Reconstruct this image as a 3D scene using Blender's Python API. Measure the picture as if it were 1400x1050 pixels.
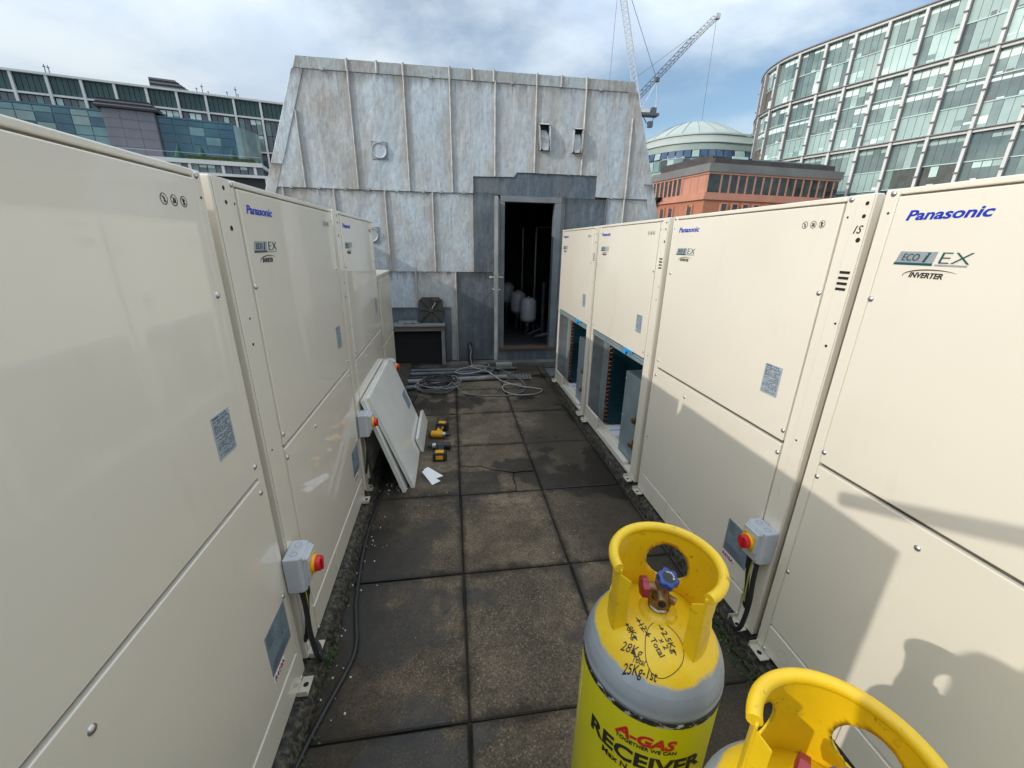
import bpy, bmesh, math, random
from mathutils import Vector, Matrix, noise
from math import sin, cos, pi, radians, sqrt, atan2, hypot
random.seed(7)
for o in list(bpy.data.objects): bpy.data.objects.remove(o)
SC = bpy.context.scene; COL = SC.collection
# ------------------------------------------------------------------ camera
CZ = 1.731
YAW, PITCH, ROLL = .1497, -.3334, .0176
f_ = Vector((sin(YAW)*cos(PITCH), cos(YAW)*cos(PITCH), sin(PITCH)))
r_ = Vector((cos(YAW), -sin(YAW), 0)); u_ = r_.cross(f_)
r2 = cos(ROLL)*r_ + sin(ROLL)*u_; u2 = -sin(ROLL)*r_ + cos(ROLL)*u_
cd = bpy.data.cameras.new('camera'); cam = bpy.data.objects.new('camera', cd); COL.objects.link(cam)
cd.sensor_width = 36; cd.lens = 36*550.77/1400; cd.clip_start = .02; cd.clip_end = 5000
M = Matrix((r2, u2, -f_)).transposed().to_4x4(); M.translation = Vector((0, 0, CZ)); cam.matrix_world = M
SC.camera = cam
# ------------------------------------------------------------------ world, sun, exposure
SUN = Vector((1.915, .69, -1.0)).normalized()
EL = math.asin(-SUN.z); AZ = atan2(-SUN.x, -SUN.y)
W = bpy.data.worlds.new('World'); SC.world = W; W.use_nodes = True
nt = W.node_tree; nt.nodes.clear(); N = nt.nodes.new; LK = nt.links.new
out = N('ShaderNodeOutputWorld'); bg = N('ShaderNodeBackground'); bg.inputs[1].default_value = .15
sky = N('ShaderNodeTexSky'); sky.sky_type = 'NISHITA'; sky.sun_disc = False
sky.sun_elevation = EL; sky.sun_rotation = AZ % (2*pi); sky.air_density = 1.0; sky.dust_density = 1.6; sky.ozone_density = 1.6
tc = N('ShaderNodeTexCoord'); sp = N('ShaderNodeSeparateXYZ'); LK(tc.outputs['Generated'], sp.inputs[0])
def mth(op, a, b=None, c=None):
    m = N('ShaderNodeMath'); m.operation = op
    for i, q in enumerate((a, b, c)):
        if q is None: continue
        if isinstance(q, (int, float)): m.inputs[i].default_value = q
        else: LK(q, m.inputs[i])
    return m.outputs[0]
zz = mth('ADD', mth('MAXIMUM', sp.outputs[2], 0), .22)
cx = N('ShaderNodeCombineXYZ'); LK(mth('DIVIDE', sp.outputs[0], zz), cx.inputs[0]); LK(mth('DIVIDE', sp.outputs[1], zz), cx.inputs[1])
def wnoise(scale, detail, off, rough=.55, dist=.3):
    mp = N('ShaderNodeMapping'); mp.inputs['Location'].default_value = off; LK(cx.outputs[0], mp.inputs[0])
    n = N('ShaderNodeTexNoise'); n.inputs['Scale'].default_value = scale; n.inputs['Detail'].default_value = detail
    n.inputs['Roughness'].default_value = rough; n.inputs['Distortion'].default_value = dist; LK(mp.outputs[0], n.inputs[0]); return n.outputs[0]
def ramp(val, p0, p1, c0=(0, 0, 0, 1), c1=(1, 1, 1, 1)):
    r = N('ShaderNodeValToRGB'); r.color_ramp.elements[0].position = p0; r.color_ramp.elements[1].position = p1
    r.color_ramp.elements[0].color = c0; r.color_ramp.elements[1].color = c1; r.color_ramp.interpolation = 'EASE'; LK(val, r.inputs[0]); return r.outputs[0]
cov = ramp(wnoise(.85, 7, (7.5, 1.3, 3)), .34, .64)
shade = ramp(wnoise(1.5, 6, (7.1, 3.3, 2)), .34, .66, (3.7, 4.4, 5.3, 1), (5.1, 5.6, 5.9, 1))
mx = N('ShaderNodeMix'); mx.data_type = 'RGBA'; LK(mth('MULTIPLY', cov, .92), mx.inputs[0])
hs = N('ShaderNodeMix'); hs.data_type = 'RGBA'; hs.blend_type = 'MULTIPLY'; hs.inputs[0].default_value = 1; hs.inputs[7].default_value = (1.04, 1.08, 1.04, 1)
LK(sky.outputs[0], hs.inputs[6]); LK(hs.outputs[2], mx.inputs[6])
lum = N('ShaderNodeRGBToBW'); LK(sky.outputs[0], lum.inputs[0])           # clouds brighten with the sky around them
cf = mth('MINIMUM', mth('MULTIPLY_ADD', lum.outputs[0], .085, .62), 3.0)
cf = mth('MULTIPLY', cf, mth('MULTIPLY_ADD', mth('MAXIMUM', sp.outputs[2], 0), 3.4, .42))   # overcast gradient, steepened overhead to add fill light
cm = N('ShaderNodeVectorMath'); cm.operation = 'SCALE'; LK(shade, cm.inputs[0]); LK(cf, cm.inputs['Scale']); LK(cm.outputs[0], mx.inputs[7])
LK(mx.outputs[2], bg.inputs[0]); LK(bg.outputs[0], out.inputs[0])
sl = bpy.data.lights.new('sun', 'SUN'); sl.energy = 2.0; sl.angle = radians(.55); sl.color = (1, .945, .86)
so = bpy.data.objects.new('sun', sl); COL.objects.link(so); so.rotation_euler = SUN.to_track_quat('-Z', 'Y').to_euler(); so.location = (-20, -8, 14)
SC.view_settings.view_transform = 'Standard'; SC.view_settings.look = 'None'; SC.view_settings.gamma = 1; SC.view_settings.exposure = 0.0
SC.view_settings.use_curve_mapping = False
SC.cycles.max_bounces = 6; SC.cycles.diffuse_bounces = 4; SC.cycles.glossy_bounces = 3; SC.cycles.transmission_bounces = 2

# ------------------------------------------------------------------ materials
MATS = {}
def principled(name):
    m = bpy.data.materials.new(name); m.use_nodes = True; MATS[name] = m
    return m, m.node_tree, m.node_tree.nodes['Principled BSDF']
def tnoise(t, scale, detail=4, coord='pos', stretch=(1, 1, 1), rough=.55, off=(0, 0, 0)):
    if coord == 'pos': c = t.nodes.new('ShaderNodeNewGeometry').outputs['Position']
    else: c = t.nodes.new('ShaderNodeTexCoord').outputs[coord]
    mp = t.nodes.new('ShaderNodeMapping'); mp.inputs['Scale'].default_value = stretch; mp.inputs['Location'].default_value = off; t.links.new(c, mp.inputs[0])
    n = t.nodes.new('ShaderNodeTexNoise'); n.inputs['Scale'].default_value = scale; n.inputs['Detail'].default_value = detail; n.inputs['Roughness'].default_value = rough
    t.links.new(mp.outputs[0], n.inputs[0]); return n.outputs[0]
def tramp(t, val, stops):
    r = t.nodes.new('ShaderNodeValToRGB'); e = r.color_ramp.elements
    while len(e) < len(stops): e.new(.5)
    for k, (p, c) in enumerate(stops):
        e[k].position = p; e[k].color = tuple(c)+(1,) if hasattr(c, '__len__') else (c, c, c, 1)
    t.links.new(val, r.inputs[0]); return r.outputs[0]
def tmix(t, fac, a, b, mode='MIX'):
    m = t.nodes.new('ShaderNodeMix'); m.data_type = 'RGBA'; m.blend_type = mode
    for i, q in ((0, fac), (6, a), (7, b)):
        if isinstance(q, (int, float)): m.inputs[i].default_value = q
        elif isinstance(q, tuple): m.inputs[i].default_value = q+(1,)
        else: t.links.new(q, m.inputs[i])
    return m.outputs[2]
def tbump(t, b, val, strength, dist=.002, prev=None):
    n = t.nodes.new('ShaderNodeBump'); n.inputs['Strength'].default_value = strength; n.inputs['Distance'].default_value = dist
    t.links.new(val, n.inputs['Height'])
    if prev: t.links.new(prev, n.inputs['Normal'])
    t.links.new(n.outputs[0], b.inputs['Normal']); return n.outputs[0]
def pm(name, c, c2=None, scale=3, rough=.5, metal=0, bump=0, bscale=60, stretch=(1, 1, 1), coord='pos', coat=0, lo=.35, hi=.65, bdist=.002, emit=None):
    m, t, b = principled(name); b.inputs['Roughness'].default_value = rough; b.inputs['Metallic'].default_value = metal
    if c2: t.links.new(tramp(t, tnoise(t, scale, 6, coord, stretch), [(lo, c), (hi, c2)]), b.inputs['Base Color'])
    else: b.inputs['Base Color'].default_value = tuple(c)+(1,)
    if coat: b.inputs['Coat Weight'].default_value = coat; b.inputs['Coat Roughness'].default_value = .1
    if bump: tbump(t, b, tnoise(t, bscale, 4, coord, stretch), bump, bdist)
    return m
# cream enamel of the condenser cabinets
m, t, b = principled('cream')
n1 = tnoise(t, 2.2, 3); n2 = tnoise(t, 9, 4, stretch=(1, 1, .25))
base = tmix(t, tramp(t, n1, [(.3, 0), (.75, 1)]), (.80, .732, .615), (.77, .70, .585))
base = tmix(t, tramp(t, n2, [(.62, 0), (.8, .25)]), base, (.55, .50, .40))
t.links.new(base, b.inputs['Base Color']); b.inputs['Roughness'].default_value = .38
b.inputs['Coat Weight'].default_value = 1.0; b.inputs['Coat Roughness'].default_value = .035; b.inputs['Coat IOR'].default_value = 1.55
tbump(t, b, tnoise(t, 320, 2), .05, .0006, None)
nb = t.nodes.new('ShaderNodeBump'); nb.inputs['Strength'].default_value = .06; nb.inputs['Distance'].default_value = .012
t.links.new(tnoise(t, 2.6, 1), nb.inputs['Height']); t.links.new(nb.outputs[0], b.inputs['Coat Normal'])
pm('cream_old', (.60, .555, .45), (.50, .46, .37), 5, .42, coat=.3, bump=.05, bscale=200)
pm('seam_back_shade', (.17, .155, .125), (.12, .11, .09), 20, .8)  # cream backing coloured dark to stand for groove shade and dirt
pm('hole', (.012, .012, .012), rough=.9)
pm('zinc_screw', (.55, .55, .54), rough=.3, metal=.9)
pm('galv', (.36, .37, .37), (.27, .285, .29), 14, .42, .55, bump=.04, bscale=40)
pm('galv_blue', (.27, .34, .36), (.21, .27, .29), 8, .4, .25)
pm('coil_fin', (.008, .05, .075), (.012, .07, .10), 60, .35, .3)
pm('copper', (.38, .16, .095), (.24, .095, .055), 30, .35, .85)
pm('brass', (.36, .22, .09), (.16, .095, .05), 30, .42, .8, bump=.2, bscale=120)
pm('brand_blue', (.004, .03, .42), rough=.35)
pm('badge_silver', (.33, .36, .38), (.40, .42, .44), 40, .35, .3)
pm('badge_teal', (.004, .075, .09), rough=.4)
pm('print_black', (.015, .015, .015), rough=.5)
pm('marker_ink', (.012, .012, .014), rough=.6)
pm('paper', (.78, .79, .80), (.70, .71, .73), 6, .8)
pm('tape_blue', (.02, .28, .62), rough=.4)
pm('sticker_red', (.36, .012, .07), rough=.5)
pm('iso_grey', (.50, .52, .55), (.46, .48, .51), 30, .55, bump=.12, bscale=350, bdist=.0006)
pm('iso_yellow', (.82, .42, .0), rough=.4)
pm('iso_red', (.62, .01, .012), rough=.3, coat=.3)
pm('rubber', (.012, .012, .013), (.022, .022, .023), 20, .5)
pm('earth_wire', (.50, .52, .06), rough=.45)
pm('cable_grey', (.13, .13, .13), (.19, .19, .185), 9, .55)
pm('cable_white', (.36, .35, .32), (.26, .25, .23), 9, .55)
pm('panel_white', (.74, .73, .68), (.68, .67, .62), 4, .36, coat=.6)
pm('black_plastic', (.022, .02, .017), (.05, .045, .036), 6, .55)
pm('tool_yellow', (.75, .36, .0), (.62, .29, .0), 40, .45)
pm('tool_black', (.012, .012, .012), (.03, .03, .03), 40, .5)
pm('steel', (.45, .45, .44), (.32, .32, .31), 20, .35, .85)
pm('tank_white', (.72, .72, .72), (.62, .62, .63), 3, .35, coat=.4)
pm('pipe_dark', (.05, .06, .07), (.09, .10, .11), 8, .5)
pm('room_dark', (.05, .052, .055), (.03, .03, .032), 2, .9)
pm('wood_sill', (.16, .10, .06), (.07, .05, .035), 6, .8, stretch=(.4, 4, 4))
pm('frame_grey', (.20, .215, .225), (.14, .15, .16), 4, .45, bump=.05)
pm('door_edge', (.36, .36, .355), (.20, .21, .215), 5, .4, .3, stretch=(1, 1, .5))
def tm(t, op, a, b=0):
    q = t.nodes.new('ShaderNodeMath'); q.operation = op
    for i, v in enumerate((a, b)):
        if isinstance(v, (int, float)): q.inputs[i].default_value = v
        else: t.links.new(v, q.inputs[i])
    return q.outputs[0]
# labels with printed lines
def plate_mat(name, paper, ink, rows, cols, seed):
    m, t, b = principled(name); b.inputs['Roughness'].default_value = .35
    ln = tnoise(t, 1, 2, 'Generated', (cols, 1, rows), .6, (seed, seed*.7, seed*.3))
    wv = t.nodes.new('ShaderNodeTexWave'); wv.bands_direction = 'Z'; wv.inputs['Scale'].default_value = rows*.31; wv.inputs['Distortion'].default_value = 0
    t.links.new(t.nodes.new('ShaderNodeTexCoord').outputs['Generated'], wv.inputs[0])
    fac = t.nodes.new('ShaderNodeMath'); fac.operation = 'MULTIPLY'
    t.links.new(tramp(t, wv.outputs[1], [(.42, 0), (.5, 1)]), fac.inputs[0]); t.links.new(tramp(t, ln, [(.43, 0), (.5, 1)]), fac.inputs[1])
    t.links.new(tmix(t, fac.outputs[0], paper, ink), b.inputs['Base Color'])
pm('rating_print', (.40, .47, .53), (.46, .53, .58), 30, .35, .2); pm('plate_ink', (.05, .06, .075), rough=.5)
pm('wiring_print', (.20, .265, .32), (.24, .30, .36), 30, .4, .2)
# sheet lead
def lead(name, blue, brown, pale, amount, rough=.5):
    m, t, b = principled(name); b.inputs['Roughness'].default_value = rough; b.inputs['Metallic'].default_value = .12
    oi = t.nodes.new('ShaderNodeObjectInfo')
    big = tnoise(t, 1.9, 8, stretch=(1.5, 1, .7), rough=.68); st = tnoise(t, 5, 7, stretch=(2.6, 1, .42), rough=.68); fine = tnoise(t, 30, 5, stretch=(1, 1, .5), rough=.6)
    f = t.nodes.new('ShaderNodeMath'); f.operation = 'MULTIPLY_ADD'; t.links.new(big, f.inputs[0]); f.inputs[1].default_value = .75
    g = t.nodes.new('ShaderNodeMath'); g.operation = 'MULTIPLY_ADD'; t.links.new(oi.outputs['Random'], g.inputs[0]); g.inputs[1].default_value = .16; g.inputs[2].default_value = .02
    g2 = t.nodes.new('ShaderNodeMath'); g2.operation = 'MULTIPLY_ADD'; t.links.new(st, g2.inputs[0]); g2.inputs[1].default_value = .28; t.links.new(g.outputs[0], g2.inputs[2]); t.links.new(g2.outputs[0], f.inputs[2])
    c = tmix(t, tramp(t, f.outputs[0], [(amount-.12, 0), (amount+.12, 1)]), blue, brown)
    c = tmix(t, tramp(t, st, [(.48, 0), (.74, .5)]), c, pale)
    c = tmix(t, tramp(t, fine, [(.34, .3), (.55, 0)]), c, tuple(.6*q for q in brown))
    c = tmix(t, tramp(t, tnoise(t, 9, 5, stretch=(5, 1, .10)), [(.62, 0), (.74, .55)]), c, tuple(.45*q for q in brown))
    gq = t.nodes.new('ShaderNodeTexCoord'); sq = t.nodes.new('ShaderNodeSeparateXYZ'); t.links.new(gq.outputs['Generated'], sq.inputs[0])
    ed = tm(t, 'MINIMUM', sq.outputs[0], tm(t, 'SUBTRACT', 1, sq.outputs[0]))
    ed = tm(t, 'ADD', ed, tm(t, 'MULTIPLY', tm(t, 'SUBTRACT', tnoise(t, 3.2, 7, stretch=(1.5, 1, .6), rough=.7), .5), .75))
    c = tmix(t, tramp(t, ed, [(-.05, .8), (.20, 0)]), c, brown)
    c = tmix(t, tramp(t, tnoise(t, 4.0, 8, stretch=(1.2, 1, .8), rough=.75, off=(2, 5, 1)), [(.52, 0), (.72, .38)]), c, pale)
    tp = tm(t, 'ADD', sq.outputs[2], tm(t, 'MULTIPLY', tm(t, 'SUBTRACT', tnoise(t, 8, 5, stretch=(3, 1, .3)), .5), .25))
    c = tmix(t, tramp(t, tp, [(.90, 0), (1.02, .7)]), c, tuple(.4*q for q in brown))
    t.links.new(c, b.inputs['Base Color'])
    b1 = tbump(t, b, tnoise(t, 4.5, 3, stretch=(1.4, 1, .8)), .7, .03); tbump(t, b, fine, .2, .004, b1)
lead('lead', (.48, .545, .60), (.37, .335, .295), (.74, .78, .81), .62)
lead('lead_dark', (.085, .115, .15), (.12, .13, .135), (.24, .29, .34), .60, .42)
lead('lead_cap', (.40, .45, .46), (.28, .26, .235), (.60, .64, .63), .60)
pm('lead_roll', (.50, .48, .46), (.34, .33, .32), 12, .55, .1, bump=.2, bscale=40)
# paving
m, t, b = principled('paving'); b.inputs['Roughness'].default_value = .88
oi = t.nodes.new('ShaderNodeObjectInfo')
a = tnoise(t, 2.3, 7, rough=.68); fn = tnoise(t, 130, 4, rough=.75); md = tnoise(t, 14, 6, rough=.7)
c = tramp(t, a, [(.34, (.036, .027, .017)), (.45, (.105, .081, .054)), (.57, (.21, .165, .114)), (.70, (.34, .275, .195))])
c = tmix(t, tramp(t, oi.outputs['Random'], [(0, 0), (1, .6)]), c, (.105, .086, .064))
c = tmix(t, tramp(t, md, [(.32, .6), (.5, 0)]), c, (.05, .04, .029))
c = tmix(t, tramp(t, fn, [(.34, .85), (.49, 0)]), c, (.022, .017, .012))
c = tmix(t, tramp(t, fn, [(.56, 0), (.70, .8)]), c, (.46, .40, .32))
gx = t.nodes.new('ShaderNodeTexCoord'); sx = t.nodes.new('ShaderNodeSeparateXYZ'); t.links.new(gx.outputs['Generated'], sx.inputs[0])
ex = tm(t, 'MINIMUM', tm(t, 'MINIMUM', sx.outputs[0], tm(t, 'SUBTRACT', 1, sx.outputs[0])), tm(t, 'MINIMUM', sx.outputs[1], tm(t, 'SUBTRACT', 1, sx.outputs[1])))
ex = tm(t, 'ADD', ex, tm(t, 'MULTIPLY', tm(t, 'SUBTRACT', tnoise(t, 7, 6, rough=.7), .5), .22))
c = tmix(t, tramp(t, ex, [(.0, .85), (.055, 0)]), c, (.030, .024, .017))
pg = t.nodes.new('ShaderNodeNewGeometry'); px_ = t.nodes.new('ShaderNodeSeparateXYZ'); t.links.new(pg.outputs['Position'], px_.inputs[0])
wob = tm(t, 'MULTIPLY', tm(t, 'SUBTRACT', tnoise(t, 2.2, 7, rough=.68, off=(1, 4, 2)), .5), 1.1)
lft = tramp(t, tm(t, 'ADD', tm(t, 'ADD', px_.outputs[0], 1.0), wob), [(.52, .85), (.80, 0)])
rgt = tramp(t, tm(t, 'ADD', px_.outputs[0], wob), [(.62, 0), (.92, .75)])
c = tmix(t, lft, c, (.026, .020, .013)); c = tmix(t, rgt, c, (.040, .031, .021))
c = tmix(t, 1.0, c, (.86, .82, .76), 'MULTIPLY')
wet = tramp(t, tnoise(t, 1.25, 6, rough=.62, off=(3.1, 1.7, 0)), [(.53, 0), (.57, 1)])
c = tmix(t, wet, c, tmix(t, 1.0, c, (.36, .34, .31), 'MULTIPLY'))
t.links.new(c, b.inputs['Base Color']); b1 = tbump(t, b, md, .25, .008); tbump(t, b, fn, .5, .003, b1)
t.links.new(tramp(t, wet, [(0, .9), (1, .42)]), b.inputs['Roughness'])
pm('joint_dirt', (.014, .012, .009), (.028, .024, .016), 12, .95, bump=.5, bscale=80)
pm('asphalt', (.012, .010, .007), (.13, .112, .08), 45, .5, bump=.9, bscale=90, bdist=.01, lo=.42, hi=.72)
pm('kerb_stone', (.09, .085, .074), (.16, .15, .13), 7, .9, bump=.4, bscale=50)
pm('concrete', (.26, .25, .23), (.34, .33, .30), 6, .9, bump=.3, bscale=60)
pm('weed', (.02, .045, .008), (.045, .075, .015), 30, .7)
pm('pebble', (.45, .44, .42), (.6, .59, .56), 20, .8)
pm('deck', (.10, .10, .10), (.14, .14, .13), 1, .9)
# gas cylinders
m, t, b = principled('gas_yellow'); 
c = tmix(t, tramp(t, tnoise(t, 7, 5), [(.4, 0), (.7, 1)]), (.80, .52, .005), (.70, .43, .006))
c = tmix(t, tramp(t, tnoise(t, 26, 6, rough=.7), [(.60, 0), (.70, .7)]), c, (.22, .15, .02))
c = tmix(t, tramp(t, tnoise(t, 60, 4, rough=.7), [(.66, 0), (.72, .8)]), c, (.08, .06, .02))
t.links.new(c, b.inputs['Base Color']); b.inputs['Roughness'].default_value = .42; b.inputs['Coat Weight'].default_value = .25; tbump(t, b, tnoise(t, 40, 4), .12, .003)
m, t, b = principled('gas_grey')
c = tmix(t, tramp(t, tnoise(t, 6, 5), [(.35, 0), (.7, 1)]), (.30, .33, .36), (.22, .24, .265))
c = tmix(t, tramp(t, tnoise(t, 22, 6, rough=.75), [(.63, 0), (.69, .8)]), c, (.05, .05, .05))
t.links.new(c, b.inputs['Base Color']); b.inputs['Roughness'].default_value = .4; b.inputs['Coat Weight'].default_value = .2
m, t, b = principled('gas_shell')
zc = t.nodes.new('ShaderNodeTexCoord'); zs_ = t.nodes.new('ShaderNodeSeparateXYZ'); t.links.new(zc.outputs['Object'], zs_.inputs[0])
hz = tm(t, 'ADD', zs_.outputs[2], tm(t, 'MULTIPLY', tm(t, 'SUBTRACT', tnoise(t, 14, 6, rough=.7), .5), .035))
ye = tmix(t, tramp(t, tnoise(t, 7, 5), [(.4, 0), (.7, 1)]), (.80, .52, .005), (.70, .43, .006))
ye = tmix(t, tramp(t, tnoise(t, 24, 6, rough=.75), [(.60, 0), (.70, .55)]), ye, (.30, .20, .02))
gr = tmix(t, tramp(t, tnoise(t, 6, 5), [(.35, 0), (.7, 1)]), (.30, .33, .36), (.22, .24, .265))
gr = tmix(t, tramp(t, tnoise(t, 22, 6, rough=.75), [(.62, 0), (.68, .85)]), gr, (.045, .045, .045))
gr = tmix(t, tramp(t, tnoise(t, 15, 6, 'pos', (1, 1, .25), rough=.7, off=(4, 1, 2)), [(.62, 0), (.72, .5)]), gr, (.42, .43, .44))
t.links.new(tmix(t, tramp(t, hz, [(.864, 0), (.8695, 1)]), gr, ye), b.inputs['Base Color']); b.inputs['Roughness'].default_value = .42; b.inputs['Coat Weight'].default_value = .2; tbump(t, b, tnoise(t, 30, 4), .1, .004)
pm('gas_label', (.66, .60, .008), (.60, .54, .008), 4, .35, coat=.3)
pm('black_band', (.014, .014, .014), (.42, .43, .43), 48, .35, lo=.55, hi=.60)
pm('valve_blue', (.012, .045, .22), (.02, .06, .26), 30, .35)
pm('valve_red', (.22, .012, .02), (.28, .02, .03), 30, .35)
pm('tape_white', (.75, .74, .72), rough=.6)
pm('agas_red', (.55, .01, .015), rough=.4)
# far buildings
pm('white_metal', (.66, .66, .645), (.59, .59, .575), .3, .45)
pm('rail_dark', (.20, .19, .195), rough=.5)
pm('glass_mint', (.31, .42, .40), (.38, .50, .475), .25, .12, coat=.4)
pm('glass_pale', (.44, .60, .565), (.55, .70, .66), .4, .2, coat=.3)
pm('glass_dark', (.14, .205, .20), (.23, .31, .30), .35, .06, coat=.6)
pm('glass_deep', (.08, .125, .13), (.14, .205, .205), .3, .08, coat=.5)
pm('glass_black', (.012, .016, .018), (.05, .06, .06), .8, .06, coat=.5)
pm('blind', (.68, .79, .755), (.78, .86, .83), .7, .6)
pm('tan_inside', (.20, .17, .13), (.10, .09, .07), .7, .5)
pm('louvre_green', (.035, .075, .075), (.05, .095, .095), .5, .4)
pm('glass_blue', (.022, .075, .115), (.06, .15, .19), .18, .05, coat=.6, lo=.4, hi=.7)
pm('glass_cyan', (.10, .20, .22), (.16, .28, .29), .3, .08, coat=.5)
pm('clad_grey', (.14, .14, .165), (.165, .165, .19), .6, .5)
pm('glass_grey', (.07, .075, .095), (.13, .14, .165), .4, .1, coat=.4)
pm('black_louvre', (.014, .014, .016), rough=.6)
pm('hedge', (.03, .05, .012), (.075, .095, .025), 3, .9)
pm('parasol', (.004, .055, .04), (.008, .075, .055), 2, .8)
pm('brick_orange', (.46, .19, .11), (.38, .15, .085), 2.5, .85, bump=.3, bscale=4)
pm('terracotta', (.53, .25, .175), (.48, .22, .15), .6, .7)
pm('parapet_grey', (.16, .16, .155), (.20, .20, .19), .4, .6)
pm('screen_brown', (.055, .045, .045), (.08, .07, .065), 1, .6)
pm('dome_green', (.36, .41, .38), (.43, .47, .44), .15, .6)
pm('dome_band', (.25, .31, .285), (.30, .36, .33), .2, .6)
pm('slant_glass', (.02, .05, .12), (.06, .11, .2), .3, .1, coat=.5)
pm('crane_white', (.62, .63, .64), rough=.5)
pm('crane_dark', (.10, .105, .12), rough=.5)
pm('office_core', (.03, .035, .036), rough=.8); pm('mullion', (.22, .29, .28), (.28, .35, .34), .3, .5)
pm('ground_far', (.10, .10, .095), (.16, .155, .145), .02, .9)
pm('shirt', (.03, .035, .05), rough=.9)

# ------------------------------------------------------------------ mesh helpers
class MB:
    def __init__(s): s.v, s.f, s.m = [], [], []
    def add(s, vs, fs, mi=0):
        o = len(s.v); s.v += [tuple(p) for p in vs]
        for q in fs: s.f.append(tuple(i+o for i in q)); s.m.append(mi)
        return s
    def hexa(s, p, mi=0): return s.add(p, [(0, 3, 2, 1), (4, 5, 6, 7), (0, 1, 5, 4), (1, 2, 6, 5), (2, 3, 7, 6), (3, 0, 4, 7)], mi)
    def box(s, x0, x1, y0, y1, z0, z1, mi=0):
        return s.hexa([(x0, y0, z0), (x1, y0, z0), (x1, y1, z0), (x0, y1, z0), (x0, y0, z1), (x1, y0, z1), (x1, y1, z1), (x0, y1, z1)], mi)
    def prism(s, a, b, mi=0):           # two matching rings of points
        n = len(a); s.add(list(a)+list(b), [tuple(reversed(range(n))), tuple(range(n, 2*n))]+[(i, (i+1) % n, n+(i+1) % n, n+i) for i in range(n)], mi); return s
    def cyl(s, p0, p1, r0, r1=None, n=12, mi=0):
        p0, p1 = Vector(p0), Vector(p1); r1 = r0 if r1 is None else r1
        d = (p1-p0).normalized(); x = d.orthogonal().normalized(); y = d.cross(x)
        A = [p0+(x*cos(2*pi*i/n)+y*sin(2*pi*i/n))*r0 for i in range(n)]; B = [p1+(x*cos(2*pi*i/n)+y*sin(2*pi*i/n))*r1 for i in range(n)]
        return s.prism(A, B, mi)
    def tube(s, pts, r, n=8, mi=0, closed=False):
        P = [Vector(p) for p in pts]; L = len(P); x = None; rings = []
        for i in range(L):
            a = P[i-1] if (i or closed) else P[0]; b = P[(i+1) % L] if (i < L-1 or closed) else P[-1]
            d = (b-a).normalized()
            if x is None: x = d.orthogonal().normalized()
            x = (x-d*x.dot(d)).normalized(); y = d.cross(x)
            rr = r[i] if hasattr(r, '__len__') else r
            rings += [P[i]+(x*cos(2*pi*k/n)+y*sin(2*pi*k/n))*rr for k in range(n)]
        fs = []
        for i in range(L if closed else L-1):
            j = (i+1) % L
            for k in range(n): fs.append((i*n+k, i*n+(k+1) % n, j*n+(k+1) % n, j*n+k))
        if not closed: fs += [tuple(reversed(range(n))), tuple(range((L-1)*n, L*n))]
        return s.add(rings, fs, mi)
    def lathe(s, prof, n=32, c=(0, 0, 0), mi=0, a0=0, a1=2*pi):
        full = abs(a1-a0-2*pi) < 1e-6; k = n if full else n+1; vs = []
        for r, z in prof:
            for i in range(k):
                a = a0+(a1-a0)*i/n; vs.append((c[0]+r*cos(a), c[1]+r*sin(a), c[2]+z))
        fs = []
        for j in range(len(prof)-1):
            for i in range(n): fs.append((j*k+i, j*k+(i+1) % k, (j+1)*k+(i+1) % k, (j+1)*k+i))
        return s.add(vs, fs, mi)
    def mesh(s, name, mats, smooth=None):
        me = bpy.data.meshes.new(name); me.from_pydata(s.v, [], s.f)
        for q in ([mats] if isinstance(mats, str) else mats): me.materials.append(MATS[q])
        if max(s.m, default=0): me.polygons.foreach_set('material_index', s.m)
        if smooth:
            me.polygons.foreach_set('use_smooth', [True]*len(me.polygons)); me.set_sharp_from_angle(angle=radians(smooth))
        me.update(); return me
    def build(s, name, mats, parent=None, smooth=None, bevel=0, **k): return ob(name, s.mesh(name, mats, smooth), parent, bevel=bevel, **k)
def ob(name, me, parent=None, loc=(0, 0, 0), rot=(0, 0, 0), bevel=0, seg=2):
    o = bpy.data.objects.new(name, me); COL.objects.link(o); o.parent = parent; o.location = loc; o.rotation_euler = rot
    if bevel:
        m = o.modifiers.new('bevel', 'BEVEL'); m.width = bevel; m.segments = seg; m.limit_method = 'ANGLE'; m.angle_limit = radians(40)
    return o
def tag(o, label=None, cat=None, group=None, kind=None):
    for k, v in (('label', label), ('category', cat), ('group', group), ('kind', kind)):
        if v: o[k] = v
    return o
def thing(name, label, cat, loc=(0, 0, 0), rz=0, group=None, rot=None):
    o = ob(name, None, None, loc, rot or (0, 0, rz)); o.empty_display_size = .1; return tag(o, label, cat, group)
CACHE = {}
def cached(key, fn):
    if key not in CACHE: CACHE[key] = fn()
    return CACHE[key]
def spline(pts, n=6, closed=False):
    P = [Vector(p) for p in pts]; L = len(P); o = []
    for i in range(L if closed else L-1):
        g = lambda k: P[k % L] if closed else P[min(max(k, 0), L-1)]
        p0, p1, p2, p3 = g(i-1), g(i), g(i+1), g(i+2)
        for k in range(n):
            t = k/n; o.append(.5*((2*p1)+(-p0+p2)*t+(2*p0-5*p1+4*p2-p3)*t*t+(-p0+3*p1-3*p2+p3)*t**3))
    if not closed: o.append(P[-1])
    return o
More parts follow.
